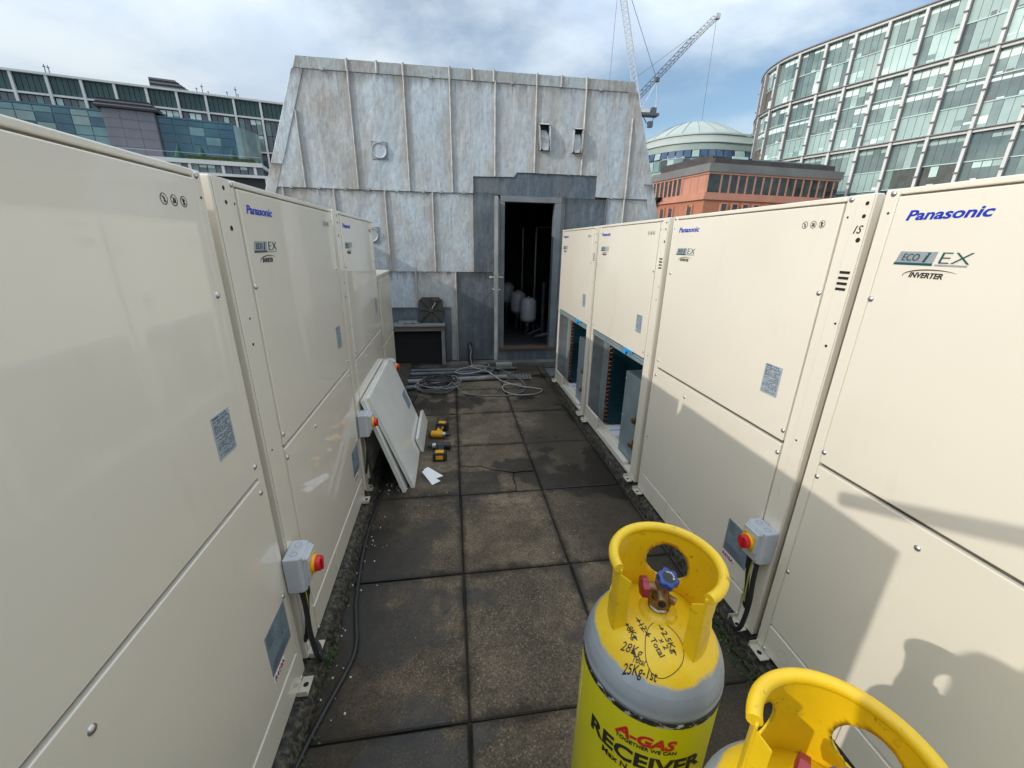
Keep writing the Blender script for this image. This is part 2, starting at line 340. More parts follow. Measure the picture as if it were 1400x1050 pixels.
def text_mesh(txt, size, mat, shear=0, bold=0, wide=1, extr=.0004, align='LEFT', fn=None, fit=None):
    c = bpy.data.curves.new('lettering', 'FONT'); c.body = txt; c.size = size; c.shear = shear; c.offset = bold; c.extrude = extr; c.align_x = align; c.resolution_u = 3
    o = bpy.data.objects.new('lettering', c); COL.objects.link(o); bpy.context.view_layer.update()
    me = bpy.data.meshes.new_from_object(o.evaluated_get(bpy.context.evaluated_depsgraph_get()))
    bpy.data.objects.remove(o); me.materials.clear(); me.materials.append(MATS[mat])
    if fit:
        xs = [v.co.x for v in me.vertices]; wide = fit/(max(xs)-min(xs))
    for v in me.vertices:
        x, y, z = v.co; x *= wide
        v.co = fn(x, y, z) if fn else (x, -z, y)
    me.update(); return me

# ------------------------------------------------------------------ the roof and the paving
tag(MB().add([(-1500, -1500, -26), (1500, -1500, -26), (1500, 2500, -26), (-1500, 2500, -26)], [(0, 1, 2, 3)]).build('ground', 'ground_far'), kind='structure')
tag(MB().box(-4.5, 5.2, -5, 12, -25.9, -.055).build('roof_deck', 'deck'), kind='structure')
pav = MB().box(-.66, 1.34, -2.2, 5.84, -.05, -.016).build('paving', 'joint_dirt'); tag(pav, kind='structure')
XJ = [-.591, .016, .623, 1.23]; YJ = [1.043+.7465*k for k in range(-4, 7)]
rs = random.Random(3)
def slab_mesh(w, l, tilt):
    bm = bmesh.new(); bmesh.ops.create_cube(bm, size=1)
    for v in bm.verts: v.co = (v.co.x*w, v.co.y*l, v.co.z*.045-.0225)
    bmesh.ops.bevel(bm, geom=[e for e in bm.edges], offset=.006, segments=1, affect='EDGES')
    me = bpy.data.meshes.new('slab'); bm.to_mesh(me); bm.free(); me.materials.append(MATS['paving']); return me
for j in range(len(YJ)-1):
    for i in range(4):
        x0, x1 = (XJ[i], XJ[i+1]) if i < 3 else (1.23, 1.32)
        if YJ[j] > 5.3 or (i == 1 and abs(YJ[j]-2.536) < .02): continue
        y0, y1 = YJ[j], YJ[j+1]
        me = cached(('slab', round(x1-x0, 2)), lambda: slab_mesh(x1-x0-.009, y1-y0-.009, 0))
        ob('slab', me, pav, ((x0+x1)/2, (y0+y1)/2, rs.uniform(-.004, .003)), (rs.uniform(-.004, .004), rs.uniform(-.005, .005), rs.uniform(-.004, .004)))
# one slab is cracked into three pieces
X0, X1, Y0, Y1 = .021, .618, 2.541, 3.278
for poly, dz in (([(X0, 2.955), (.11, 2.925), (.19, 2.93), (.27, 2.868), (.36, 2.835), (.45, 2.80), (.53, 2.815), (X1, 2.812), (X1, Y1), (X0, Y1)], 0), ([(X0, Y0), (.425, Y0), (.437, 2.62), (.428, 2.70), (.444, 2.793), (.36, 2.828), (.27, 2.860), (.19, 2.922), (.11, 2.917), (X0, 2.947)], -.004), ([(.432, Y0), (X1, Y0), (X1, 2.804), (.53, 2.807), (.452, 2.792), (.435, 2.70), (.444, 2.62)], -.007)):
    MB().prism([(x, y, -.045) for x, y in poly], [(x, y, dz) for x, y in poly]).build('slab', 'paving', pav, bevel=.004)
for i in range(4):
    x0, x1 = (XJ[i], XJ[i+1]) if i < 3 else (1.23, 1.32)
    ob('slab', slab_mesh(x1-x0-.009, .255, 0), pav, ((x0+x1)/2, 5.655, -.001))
# rough asphalt kerbs carrying the two rows
def kerb(name, xf, sgn, y0, y1, depth):
    ny, prof = 150, [(.03, -.01), (.018, .028), (.004, .058), (-.018, .076), (-.05, .083), (-.11, .084), (-depth, .084)]
    vs, fs = [], []
    for j in range(ny+1):
        y = y0+(y1-y0)*j/ny
        for k, (dx, z) in enumerate(prof):
            n = noise.noise(Vector((dx*30+sgn*7, y*9, z*30)))*.014+noise.noise(Vector((dx*60, y*28+sgn*3, z*60)))*.008
            n *= 0 if k >= 5 else 1
            vs.append((xf+sgn*(dx+n*.9), y, z+(n*.5 if k > 0 else 0)))
    m = len(prof)
    for j in range(ny):
        for k in range(m-1):
            q = (j*m+k, j*m+k+1, (j+1)*m+k+1, (j+1)*m+k); fs.append(q if sgn < 0 else q[::-1])
    return tag(MB().add(vs, fs).build(name, 'asphalt', smooth=60), kind='structure')
kerb('kerb_left', -.600, 1, -2.2, 5.76, 1.25); kerb('kerb_right', 1.272, -1, -2.2, 5.0, 1.2)

# ------------------------------------------------------------------ condenser cabinets
UW, UH = 1.18, 1.80
def screw_me(r=.0075, h=.005):
    return cached(('screw', r), lambda: MB().lathe([(r*1.25, 0), (r*1.2, h*.25), (r*.85, h*.7), (r*.45, h), (.0005, h*1.05)], 10).mesh('screw', 'zinc_screw', 50))
def disc_me(r, mat): return cached(('disc', r, mat), lambda: MB().cyl((0, 0, 0), (0, 0, .0008), r, n=10).mesh('bolt_hole', mat))
FACE = (pi/2, 0, 0)
def rings(mb, cx, cz, r0, r1, y, n=20, mi=0):
    a = [(cx+r1*cos(2*pi*i/n), y, cz+r1*sin(2*pi*i/n)) for i in range(n)]; b = [(cx+r0*cos(2*pi*i/n), y, cz+r0*sin(2*pi*i/n)) for i in range(n)]
    mb.add(a+b, [(i, (i+1) % n, n+(i+1) % n, n+i) for i in range(n)], mi)
def pictogram(kind):
    mb = MB(); rings(mb, 0, 0, .0105, .0125, 0); n = 20
    mb.add([(.0105*cos(2*pi*i/n), .0002, .0105*sin(2*pi*i/n)) for i in range(n)], [tuple(range(n))], 1)
    def bar(x0, z0, x1, z1, w): 
        d = Vector((x1-x0, 0, z1-z0)).normalized(); p = Vector((-d.z, 0, d.x))*w
        A, B = Vector((x0, -.0003, z0)), Vector((x1, -.0003, z1)); mb.add([A-p, B-p, B+p, A+p], [(0, 1, 2, 3)])
    bar(-.0075, .0075, .0075, -.0075, .0008)
    if kind == 0: bar(0, -.007, .002, .002, .0022); bar(.002, .002, -.003, .006, .0014); bar(0, -.002, .006, -.006, .0014)
    if kind == 1: bar(-.006, -.004, .006, -.004, .002); bar(-.003, -.003, -.001, .006, .0016); bar(.003, -.003, .004, .005, .002)
    if kind == 2: bar(-.001, -.008, -.001, .007, .003); bar(-.005, .001, .005, .003, .0014)
    return mb.mesh('pictogram', ['print_black', 'cream'])
def unit(loc, rz, side, label, opened=False, mark=None, sw=None):
    t = thing('condenser_cabinet', label, 'air conditioner', loc, rz, 'condenser cabinets standing in two facing rows')
    sw = sw or (.09 if side == 'l' else .057); fl = .042
    lw, rw = (sw+fl, fl) if side == 'l' else (fl+.003, sw+fl)
    pl, pr = lw, UW-rw                                  # panel extents
    key = (side, opened)
    def casing():
        b = MB(); T = .004
        I = .02; b.box(I, I+T, .031, 1, .0, UH-.002); b.box(UW-T-I, UW-I, .031, 1, 0, UH-.002); b.box(I+T, UW-I-T, 1-T, 1, 0, UH-.002)
        b.box(I+T, UW-I-T, .02, 1-T, UH-.03, UH-.006); b.box(I+T, UW-I-T, .004, 1-T, .0, .02)
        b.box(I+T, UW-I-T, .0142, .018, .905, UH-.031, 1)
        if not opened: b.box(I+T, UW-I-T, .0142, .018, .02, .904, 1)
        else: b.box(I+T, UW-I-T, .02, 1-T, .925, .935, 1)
        return b.mesh('casing', ['cream', 'seam_back_shade'])
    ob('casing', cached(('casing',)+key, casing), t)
    ob('corner_post', cached(('post', 'a', lw), lambda: MB().box(0, lw-.004, 0, .03, 0, UH).mesh('corner_post', 'cream')), t, bevel=.004)
    ob('corner_post', cached(('post', 'b', rw), lambda: MB().box(pr+.004, UW, 0, .03, 0, UH).mesh('corner_post', 'cream')), t, bevel=.004)
    if side == 'l': ob('joint_cover', cached('jcl', lambda: MB().box(.004, sw-.004, -.004, -.0003, .03, UH-.002).mesh('joint_cover', 'cream')), t, bevel=.0015)
    else: ob('joint_cover', cached('jcr', lambda: MB().box(UW-sw+.004, UW-.002, -.004, -.0003, .03, UH-.002).mesh('joint_cover', 'cream')), t, bevel=.0015)
    ob('top_rail', cached(('rail', key), lambda: MB().box(pl-.003, pr+.003, -.002, .028, UH-.0165, UH-.0005).mesh('top_rail', 'cream')), t, bevel=.003)
    ob('upper_panel', cached(('up', side), lambda: MB().box(pl, pr, -.004, .010, .9165, UH-.0215).mesh('upper_panel', 'cream')), t, bevel=.003)
    if not opened:
        lp = lambda: MB().hexa([(pl, -.004, .152), (pr, -.004, .152), (pr, .010, .152), (pl, .010, .152), (pl, -.004, .9015), (pr, -.004, .9015), (pr, .010, .9035), (pl, .010, .9035)]).mesh('lower_panel', 'cream')
        ob('lower_panel', cached(('low', side), lp), t, bevel=.0025)
        for a, b_ in ((pl, pl+.345), (pl+.348, pr)):
            ob('base_panel', cached(('base', side, a), lambda: MB().hexa([(a, -.004, .006), (b_, -.004, .006), (b_, .010, .006), (a, .010, .006), (a, -.004, .139), (b_, -.004, .139), (b_, .012, .1425), (a, .012, .1425)]).mesh('base_panel', 'cream')), t, bevel=.002)
        for kx, kz, kr in ((pl+.09, .07, .027), (pl+.17, .055, .0145), (pr-.14, .07, .027)):
            kn = MB(); rings(kn, 0, 0, kr-.001, kr+.001, 0); ob('knockout', cached(('kn', kr), lambda: kn.mesh('knockout', 'cream_old')), t, (kx, -.0046, kz))
    # screws and bolt holes
    sp_ = [(pl-.02, UH-.012), (pr+.02, UH-.012), (pl+.008, 1.49), (pr-.008, 1.49), (pl+.008, .958), (pr-.008, .958)]
    if not opened: sp_ += [(pl+.008, .862), (pr-.008, .862), ((pl+pr)/2-.17, .84), (pl+.008, .43), (pr-.008, .43), (pl+.004, .012), (pr-.004, .012)]
    for x, z in sp_: ob('screw', screw_me(), t, (x, -.004 if pl < x < pr else 0, z), FACE)
    hx = sw*.5 if side == 'l' else UW-sw*.5
    for x, z, r in ((hx+.01, 1.772, .006), (hx+.01, 1.735, .006), (hx+.012, 1.665, .0075), (hx+.015, 1.40, .004), (hx+.004, 1.32, .005), (hx-.01, .95, .004)):
        ob('bolt_hole', disc_me(r, 'hole'), t, (x, -.0042, z), FACE)
    for x in (pl-.02, pr+.022): ob('bolt_hole', disc_me(.0035, 'hole'), t, (x, -.0002, 1.735), FACE)
    if side == 'r':
        for k in range(4): ob('slot', cached('slot', lambda: MB().box(-.018, .018, -.0012, 0, -.0042, .0042).mesh('slot', 'hole')), t, (hx-.002, -.004, 1.512+k*.0178))
    # feet
    def foot():
        b = MB(); b.box(0, .075, -.042, -.0003, -.011, -.006); b.box(0, .003, -.042, -.0003, -.006, .014); b.box(.003, .075, -.003, -.0003, -.006, .006); return b.mesh('foot', 'cream_old')
    for x in (.01, UW-.105):
        f = ob('foot', cached('foot', foot), t, (x, 0, 0)); ob('bolt_hole', disc_me(.010, 'hole'), f, (.042, -.023, -.0059))
    # lettering, badges and plates
    P = -.0046
    ob('brand_lettering', cached('brand', lambda: text_mesh('Panasonic', .036, 'brand_blue', .22, .0009, fit=.197)), t, (pl+.037, P, 1.713))
    bd = cached('badge', lambda: MB().add([(0, 0, 0), (.098, 0, 0), (.104, 0, .032), (.010, 0, .032)], [(0, 1, 2, 3)]).add([(-.0015, -.0004, -.004), (.0985, -.0004, -.004), (.099, -.0004, .0025), (0, -.0004, .0025)], [(0, 1, 2, 3)], 1).add([(.103, 0, -.004), (.176, 0, -.004), (.178, 0, .0005), (.104, 0, .0005)], [(0, 1, 2, 3)]).mesh('badge', ['badge_silver', 'badge_teal']))
    g = ob('series_badge', bd, t, (pl+.044, P, 1.598))
    ob('badge_lettering', cached('eco', lambda: text_mesh('ECO', .0265, 'badge_teal', .3, 0, fit=.045)), g, (.016, -.001, .008))
    ob('badge_lettering', cached('ei', lambda: text_mesh('i', .036, 'badge_teal', .4, .0012)), g, (.072, -.001, .006))
    ob('badge_lettering', cached('ex', lambda: text_mesh('EX', .042, 'badge_teal', .12, -.0006, fit=.072)), g, (.106, -.001, .003))
    iv = ob('badge_lettering', cached('inv', lambda: text_mesh('INVERTER', .0195, 'print_black', .25, .0006, fit=.083)), t, (pl+.093, P, 1.562))
    sw_ = [(.072*sin(a)-.0+.056, 0, .018*cos(a)) for a in [(-1.75+.115*i) for i in range(24)]]
    ob('swoosh', cached('swoosh', lambda: MB().tube([(x, 0, z) for x, y, z in sw_], [.0002+.0016*sin(pi*i/23) for i in range(24)], 4).mesh('swoosh', 'print_black')), iv, (.0, 0, .004))
    for k in range(3): ob('pictogram', cached(('pic', k), lambda: pictogram(k)), t, (pr-.137+.036*k, P, 1.718))
    def print_rows(w, h, seed, diagram=False):
        q = random.Random(seed); b = MB()
        def bar(x0, x1, z0, z1): b.add([(x0, 0, z0), (x1, 0, z0), (x1, 0, z1), (x0, 0, z1)], [(0, 1, 2, 3)])
        m = w*.06
        if not diagram:
            bar(m, w*.42, h*.93, h*.965); bar(w*.52, w*.58, h*.925, h*.97); bar(w*.63, w*.69, h*.925, h*.97); bar(w*.74, w*.80, h*.925, h*.97)
            z = h*.89
            while z > h*.05:
                k = q.random()
                if k < .14: bar(m, w-m, z, z+h*.004)
                else:
                    x = m
                    while x < w-m*1.6:
                        L_ = q.uniform(.06, .22)*w
                        if q.random() < .78: bar(x, min(w-m, x+L_), z-h*.008, z+h*.007)
                        x += L_+q.uniform(.015, .06)*w
                z -= h*.0285
        else:
            for k in range(9): bar(m, m+w*q.uniform(.2, .36), h*.93-k*h*.035, h*.942-k*h*.035)
            for k in range(26):
                x, z = w*q.uniform(.45, .9), h*q.uniform(.3, .92); L_ = w*q.uniform(.05, .2)
                if q.random() < .5: bar(x, min(w*.95, x+L_), z, z+h*.006)
                else: bar(x, x+w*.007, z, min(h*.95, z+L_))
            for k in range(8): bar(m, w*q.uniform(.6, .94), h*.06+k*h*.028, h*.07+k*h*.028)
        return b.mesh('print', 'plate_ink')
    rp = ob('rating_plate', cached('rp', lambda: MB().box(0, .09, -.0005, .0003, 0, .124).mesh('rating_plate', 'rating_print')), t, (pr-.168, P, 1.068)); ob('print', cached('rpp', lambda: print_rows(.09, .124, 3)), rp, (0, -.0008, 0))
    if not opened:
        wq = ob('wiring_plate', cached('wp', lambda: MB().box(0, .155, -.0005, .0003, 0, .172).mesh('wiring_plate', 'wiring_print')), t, (pr-.172, P, .25)); ob('print', cached('wpp', lambda: print_rows(.155, .172, 8, True)), wq, (0, -.0008, 0))
        st = ob('refrigerant_sticker', cached('rst', lambda: MB().box(0, .085, -.0004, .0003, 0, .026).mesh('refrigerant_sticker', 'paper')), t, (pr-.172, P, .218))
        ob('sticker_lettering', cached('r410', lambda: text_mesh('R410A', .026, 'sticker_red', 0, .0008, fit=.075)), st, (.005, -.001, .004))
    if mark:
        ob('marker_writing', text_mesh(mark, .034, 'marker_ink', .35, .0003, fit=.030), t, (hx-.018, -.0046, 1.685))
    if opened:
        x0 = pl
        rail = MB().box(pl-.004, pr+.004, .002, .05, .862, .905).box(pl-.004, pr+.004, -.002, .010, .868, .876).box(pl-.004, pr+.004, -.002, .010, .893, .899)
        ob('cross_rail', cached(('xr', side), lambda: rail.mesh('cross_rail', 'galv_blue')), t, bevel=.002)
        ob('tape', cached('tape', lambda: MB().box(0, .16, -.004, .0, 0, .022).hexa([(.02, -.012, -.02), (.06, -.012, -.022), (.06, -.009, -.022), (.02, -.009, -.02), (.02, -.006, .012), (.07, -.006, .012), (.07, -.003, .012), (.02, -.003, .012)]).mesh('tape', 'tape_blue')), t, (pr-.33, -.003, .897))
        ob('inner_wall', cached(('iw', side), lambda: MB().box(.005, .009, .03, .99, .02, .92).box(pl+.0, pl+.004, .012, .12, .02, .90).box(pl+.004, pl+.085, .118, .122, .02, .90, 1).box(pl+.086, pl+.165, .112, .116, .02, .90).box(pl+.1, UW-.006, .985, .992, .02, .92).mesh('inner_wall', ['galv', 'galv_blue'])), t)
        def coil():
            b = MB(); 
            for k in range(44): z = .05+k*.0195; b.box(pl+.165, pl+.205, .14, .95, z, z+.0165)
            b.box(pl+.17, pl+.199, .141, .949, .05, .908); return b.mesh('coil', 'coil_fin')
        ob('heat_exchanger', cached(('coil', side), coil), t)
        def bends():
            b = MB()
            for k in range(21):
                z = .065+k*.0405
                b.tube([(pl+.172, .14, z), (pl+.172, .122, z), (pl+.177, .112, z+.007), (pl+.195, .112, z+.018), (pl+.20, .122, z+.024), (pl+.20, .14, z+.024)], .0062, 6)
            return b.mesh('return_bend', 'copper', 60)
        ob('return_bend', cached(('bends', side), bends), t)
        cb = ob('compressor_cover', cached(('cc', side), lambda: MB().box(pr-.36, pr-.03, .055, .50, .0205, .72).mesh('compressor_cover', 'galv_blue')), t, bevel=.006)
        for z in (.1, .35, .66): ob('screw', screw_me(), cb, (pr-.345, .055, z), FACE)
        def valve(z):
            b = MB(); X = pr-.03
            b.cyl((X, .05, z), (X-.07, .03, z), .016, n=8); b.cyl((X-.03, .035, z-.03), (X-.03, .035, z+.035), .014, n=8); b.cyl((X-.03, .0, z), (X-.03, .045, z), .018, n=6); return b.mesh('valve', 'brass', 40)
        for z in (.22, .42): ob('service_valve', cached(('sv', side, z), lambda: valve(z)), t)
        ob('pipe', cached(('cp', side), lambda: MB().tube([(pr-.016, .03, .05), (pr-.016, .03, .86)], .010, 8).mesh('pipe', 'copper', 60)), t)
        ob('base_panel', cached(('bs', side), lambda: MB().box(pl, pl+.30, -.004, .012, .006, .15).mesh('base_panel', 'cream')), t, bevel=.003)
        ob('base_tray', cached(('bt', side), lambda: MB().box(pl, pr-.12, .004, .05, .0205, .045).box(pl, pr-.12, .09, .096, .0205, .06).mesh('base_tray', 'cream')), t, bevel=.003)
        ob('manual', cached(('mn', side), lambda: MB().box(pl+.22, pl+.44, .10, .34, .0205, .03).mesh('manual', 'paper')), t, bevel=.002)
        ob('strap', cached(('mst', side), lambda: MB().box(pl+.32, pl+.335, .095, .345, .0303, .0312).mesh('strap', 'tape_blue')), t)
    return t
ZB = .097; LX, RX = -.635, 1.280
U = {}
U['L1'] = unit((LX, .088, ZB), pi/2, 'l', 'cream cabinet ending the shaded row opposite the two gas cylinders')
U['L2'] = unit((LX, 1.309, ZB), pi/2, 'l', 'shaded cream cabinet in the middle of its row, between two grey isolator boxes')
U['L3'] = unit((LX, 2.52, ZB), pi/2, 'l', 'shaded cream cabinet with loose white panels leaning against it')
U['R1'] = unit((RX, 4.80, ZB), -pi/2, 'r', 'cream cabinet with its lower panel off, next to the open shed door', True)
U['R2'] = unit((RX, 3.575, ZB), -pi/2, 'r', 'cream cabinet with its lower panel off, beside the cabinet marked 1S', True)
U['R3'] = unit((RX, 2.345, ZB), -pi/2, 'r', 'closed sunlit cream cabinet with 1S written on its edge in marker', mark='1S')
U['R4'] = unit((RX, 1.139, ZB+.004), -pi/2, 'r', 'closed sunlit cream cabinet behind the gas cylinders, ending its row')
# low cabinet at the end of the shaded row
t = thing('low_cabinet', 'low narrow cream cabinet at the shed end of the shaded row', 'air conditioner', (-.64, 3.76, .09), pi/2)
MB().box(0, .74, .012, .6, 0, 1.345).build('casing', 'cream_old', t, bevel=.006)
MB().box(-.012, .752, -.004, .61, 1.346, 1.368).build('top_cover', 'cream_old', t, bevel=.005)
MB().box(.03, .71, -.002, .0115, .745, 1.32).build('upper_panel', 'cream_old', t, bevel=.004)
MB().box(.03, .71, -.002, .0115, .04, .73).build('lower_panel', 'cream_old', t, bevel=.004)
MB().box(.58, .66, -.004, -.0023, 1.02, 1.14).build('rating_plate', 'rating_print', t)

# ------------------------------------------------------------------ rotary isolators on the joints between cabinets
def isolator(loc, rz, label, cables=True):
    t = thing('isolator_switch', label, 'switch', loc, rz, 'rotary isolators on the cabinets')
    w, h, d = .108, .152, .064
    def body():
        a = [(-w/2, 0), (w/2, 0), (w/2, -d*.82), (w/2-.012, -d), (-w/2+.012, -d), (-w/2, -d*.82)]
        return MB().prism([(x, y, 0) for x, y in a], [(x, y, h) for x, y in a]).mesh('enclosure', 'iso_grey')
    e = ob('enclosure', cached('isob', body), t, bevel=.004)
    for x in (-.024, .026):
        kn = MB(); n = 18; kn.add([(x+.0125*cos(2*pi*i/n), -.03+.0125*sin(2*pi*i/n), h+.0006) for i in range(n)]+[(x+.011*cos(2*pi*i/n), -.03+.011*sin(2*pi*i/n), h+.0006) for i in range(n)], [(i, (i+1) % n, n+(i+1) % n, n+i) for i in range(n)])
        ob('knockout', cached(('isok', x), lambda: kn.mesh('knockout', 'clad_grey')), e)
    ob('lid', cached('isol', lambda: MB().box(-.040, .040, -d-.018, -d-.0003, .048, h-.012).box(-w/2+.01, w/2-.01, -d-.006, -d+.004, .014, h-.006).mesh('lid', 'iso_grey')), t, bevel=.003)
    for x in (-.042, .042):
        for z in (.024, h-.014): ob('screw', screw_me(.0045, .003), t, (x, -d-.006, z), FACE)
    yp = ob('yellow_plate', cached('isoy', lambda: MB().box(-.033, .033, -d-.0205, -d-.0183, .052, .118).mesh('yellow_plate', 'iso_yellow')), t, bevel=.001)
    ob('lettering', cached('isotx', lambda: text_mesh('0  I  ON', .010, 'print_black')), yp, (-.024, -d-.0208, .108))
    ob('collar', cached('isoc', lambda: MB().cyl((0, -d-.0207, .083), (0, -d-.030, .083), .034, .032, 24).mesh('collar', 'iso_yellow', 40)), t)
    kb = ob('knob', cached('isor', lambda: MB().cyl((0, -d-.0302, .083), (0, -d-.048, .083), .029, .0275, 24).box(-.007, .007, -d-.0535, -d-.0483, .058, .108).mesh('knob', 'iso_red', 40)), t, bevel=.0015)
    if cables:
        for x in (-.022, .020): ob('gland', cached(('gl', x), lambda: MB().cyl((x, -.034, -.0005), (x, -.034, -.034), .0135, .0105, 10).mesh('gland', 'rubber', 40)), t)
    return t
i1 = isolator((LX-.001+.0055, 1.305, .50), pi/2, 'grey isolator box on the end joint of the shaded row opposite gas cylinders')
i2 = isolator((LX+.0045, 2.555, .515), pi/2, 'grey isolator box in front of the leaning white panels')
i3 = isolator((LX+.0045, 3.785, .535), pi/2, 'grey isolator box behind the leaning white panels', False)
i4 = isolator((RX-.0045, 1.217, .495), -pi/2, 'grey isolator box on sunlit row beside the gas cylinder labelled receiver')
def iso_cables(i, sx):
    s = sx
    MB().tube(spline([(-.022*s, -.034, -.02), (-.03*s, -.04, -.10), (-.045*s, -.045, -.2), (-.05*s, -.052, -.28), (-.045*s, -.058, -.35), (-.01*s, -.05, -.395), (.06*s, -.02, -.41), (.10*s, .02, -.4)], 6), .0095, 10).build('cable', 'rubber', i, 60)
    MB().tube(spline([(.020*s, -.034, -.02), (.018*s, -.03, -.09), (.012*s, -.02, -.18), (.008*s, -.012, -.25), (.012*s, .0, -.30)], 6), [.0125]*6+[.009]*19, 10).build('cable', 'rubber', i, 60)
    MB().tube(spline([(-.004*s, -.036, 0), (.002*s, -.036, -.08), (.004*s, -.03, -.16), (.004*s, -.024, -.24), (.012*s, -.002, -.29)], 6), .0028, 6).build('earth_wire', 'earth_wire', i, 60)
    MB().cyl((.01*s, -.004, -.29), (.01*s, .002, -.29), .019, n=14).build('cable_entry', 'hole', i)
iso_cables(i1, 1); iso_cables(i2, 1); iso_cables(i4, -1)

# ------------------------------------------------------------------ gas cylinders
def dome_z(r, R=.160, z0=.805, h=.125): return z0+h*sqrt(max(0, 1-(r/R)**2))
def gas_cylinder(loc, rz, label, writing, wheel=True):
    t = thing('gas_cylinder', label, 'gas cylinder', loc, rz, 'gas cylinders beside the sunlit row')
    R = .160
    MB().lathe([(.0, .03), (.135, .03), (R-.012, .055), (R, .10), (R, .7945), (R+.0015, .797), (R+.0015, .802), (R, .805)]+[(R*cos(a), .805+.125*sin(a)) for a in [radians(5*k) for k in range(1, 5)]], 56).build('body', 'gas_shell', t, 50)
    MB().lathe([(R*cos(a), .805+.125*sin(a)) for a in [radians(20+5*k) for k in range(15)]], 56).build('dome', 'gas_shell', t, 50)
    MB().lathe([(.125, .0), (.130, .0), (.130, .05), (.125, .05)], 40).build('foot_ring', 'gas_grey', t, 40)
    MB().lathe([(R+.0008, .775), (R+.0014, .773), (R+.0014, .26), (R+.0008, .255)], 56).build('label_sleeve', 'gas_label', t, 40)
    MB().lathe([(R+.0012, .7905), (R+.002, .789), (R+.002, .7765), (R+.0012, .775)], 56).build('black_band', 'black_band', t, 40)
    # guard collar: sheet with hand holes, open towards the local -Y
    rc, z0, z1, gap = .111, .872, 1.068, radians(49)
    a0, a1 = -pi/2+gap, 1.5*pi-gap; na, nz = 110, 26
    holes = [(pi/2-.02, .978, .052, .050), (pi/2-1.62, .985, .036, .046), (pi/2+1.62, .985, .036, .046)]
    bm = bmesh.new(); grid = {}
    for i in range(na+1):
        for j in range(nz+1):
            a = a0+(a1-a0)*i/na; z = z0+(z1-z0)*j/nz
            e = 1-min(1, abs(a-pi/2)/(pi/2+.35))
            if j == 0: z += .012*(1 if abs(a-pi/2) < 1.75 else 0)
            for ha, hz, rx, rzz in holes:
                dx, dz = (a-ha)*rc/rx, (z-hz)/rzz; q = hypot(dx, dz)
                if abs(q-1) < .14 and q > 0: a = ha+(a-ha)/q; z = hz+(z-hz)/q
            grid[i, j] = (bm.verts.new((rc*cos(a), rc*sin(a), z)), a, z)
    for i in range(na):
        for j in range(nz):
            q = [grid[i, j], grid[i+1, j], grid[i+1, j+1], grid[i, j+1]]; ca = sum(x[1] for x in q)/4; cz = sum(x[2] for x in q)/4
            if any(hypot((ca-ha)*rc/rx, (cz-hz)/rzz) < .985 for ha, hz, rx, rzz in holes): continue
            bm.faces.new([x[0] for x in q])
    for v in [v for v in bm.verts if not v.link_faces]: bm.verts.remove(v)
    me = bpy.data.meshes.new('collar'); bm.to_mesh(me); bm.free(); me.materials.append(MATS['gas_yellow'])
    me.polygons.foreach_set('use_smooth', [True]*len(me.polygons))
    c = ob('collar', me, t); sm = c.modifiers.new('thickness', 'SOLIDIFY'); sm.thickness = .0042; sm.offset = 0
    MB().tube([((rc+.004)*cos(a0+.03+(a1-a0-.06)*i/60), (rc+.004)*sin(a0+.03+(a1-a0-.06)*i/60), 1.070) for i in range(61)], .0115, 12).build('rim', 'gas_yellow', c, 60)
    for s, a in ((1, a0), (-1, a1)):
        p = Vector((rc*cos(a), rc*sin(a), 0)); inw = (Vector((-cos(a), -sin(a), 0))*.85+Vector((0, -1, 0))*.0+Vector((sin(a)*s*-1, -cos(a)*s*-1, 0))*-.3).normalized()*.026; th = Vector((-sin(a), cos(a), 0))*.004*s
        zb0, zb1 = dome_z(.111)-.012, 1.056
        A = [p, p+inw, p+inw+th, p+th]
        b0 = [Vector((q.x, q.y, dome_z(hypot(q.x, q.y))-.004)) for q in A]; b1 = [Vector((q.x, q.y, zb1-(.02 if k in (1, 2) else 0))) for k, q in enumerate(A)]
        MB().prism(b0, b1).build('post_flange', 'gas_yellow', c, bevel=.002)
        q0 = Vector((rc*cos(a+s*.02), rc*sin(a+s*.02), 0)); q1 = Vector((rc*cos(a+s*.42), rc*sin(a+s*.42), 0))
        MB().prism([(q.x*k, q.y*k, dome_z(rc)-.016) for q, k in ((q0, 1.022), (q1, 1.022), (q1, .978), (q0, .978))], [(q.x*k, q.y*k, .90) for q, k in ((q0, 1.022), (q1, 1.022), (q1, .978), (q0, .978))]).build('post_foot', 'gas_yellow', c, bevel=.002)
    # neck and valve
    MB().lathe([(.046, .920), (.040, .933), (.030, .938), (.024, .9385)], 28).build('neck', 'gas_yellow', t, 50)
    v = MB(); v.lathe([(.0, .9385), (.0215, .9385), (.0215, .950), (.0, .950)], 20).build('seal_tape', 'tape_white', t, 40)
    v = MB(); v.cyl((0, 0, .9505), (0, 0, .968), .027, .024, 8); v.cyl((0, 0, .968), (0, 0, 1.012), .019, .016, 14); v.cyl((0, 0, .985), (.006, -.038, .982), .0145, .0135, 12); v.cyl((0, 0, .99), (-.03, -.012, .992), .012, n=10); v.cyl((.004, 0, .975), (.034, -.008, .972), .009, n=8)
    vb = v.build('valve_body', 'brass', t, 40)
    MB().cyl((.006, -.0385, .982), (.0062, -.0395, .982), .0085, n=12).build('outlet', 'hole', vb)
    def wheel_me(name, mat):
        n = 36; ring = lambda z, k: [((k*(.030+.0032*cos(6*2*pi*i/n)))*cos(2*pi*i/n), (k*(.030+.0032*cos(6*2*pi*i/n)))*sin(2*pi*i/n), z) for i in range(n)]
        b = MB(); b.prism(ring(0, 1), ring(.017, .97)); b.prism(ring(.0172, .97), ring(.020, .80)); return b.mesh(name, mat, 40)
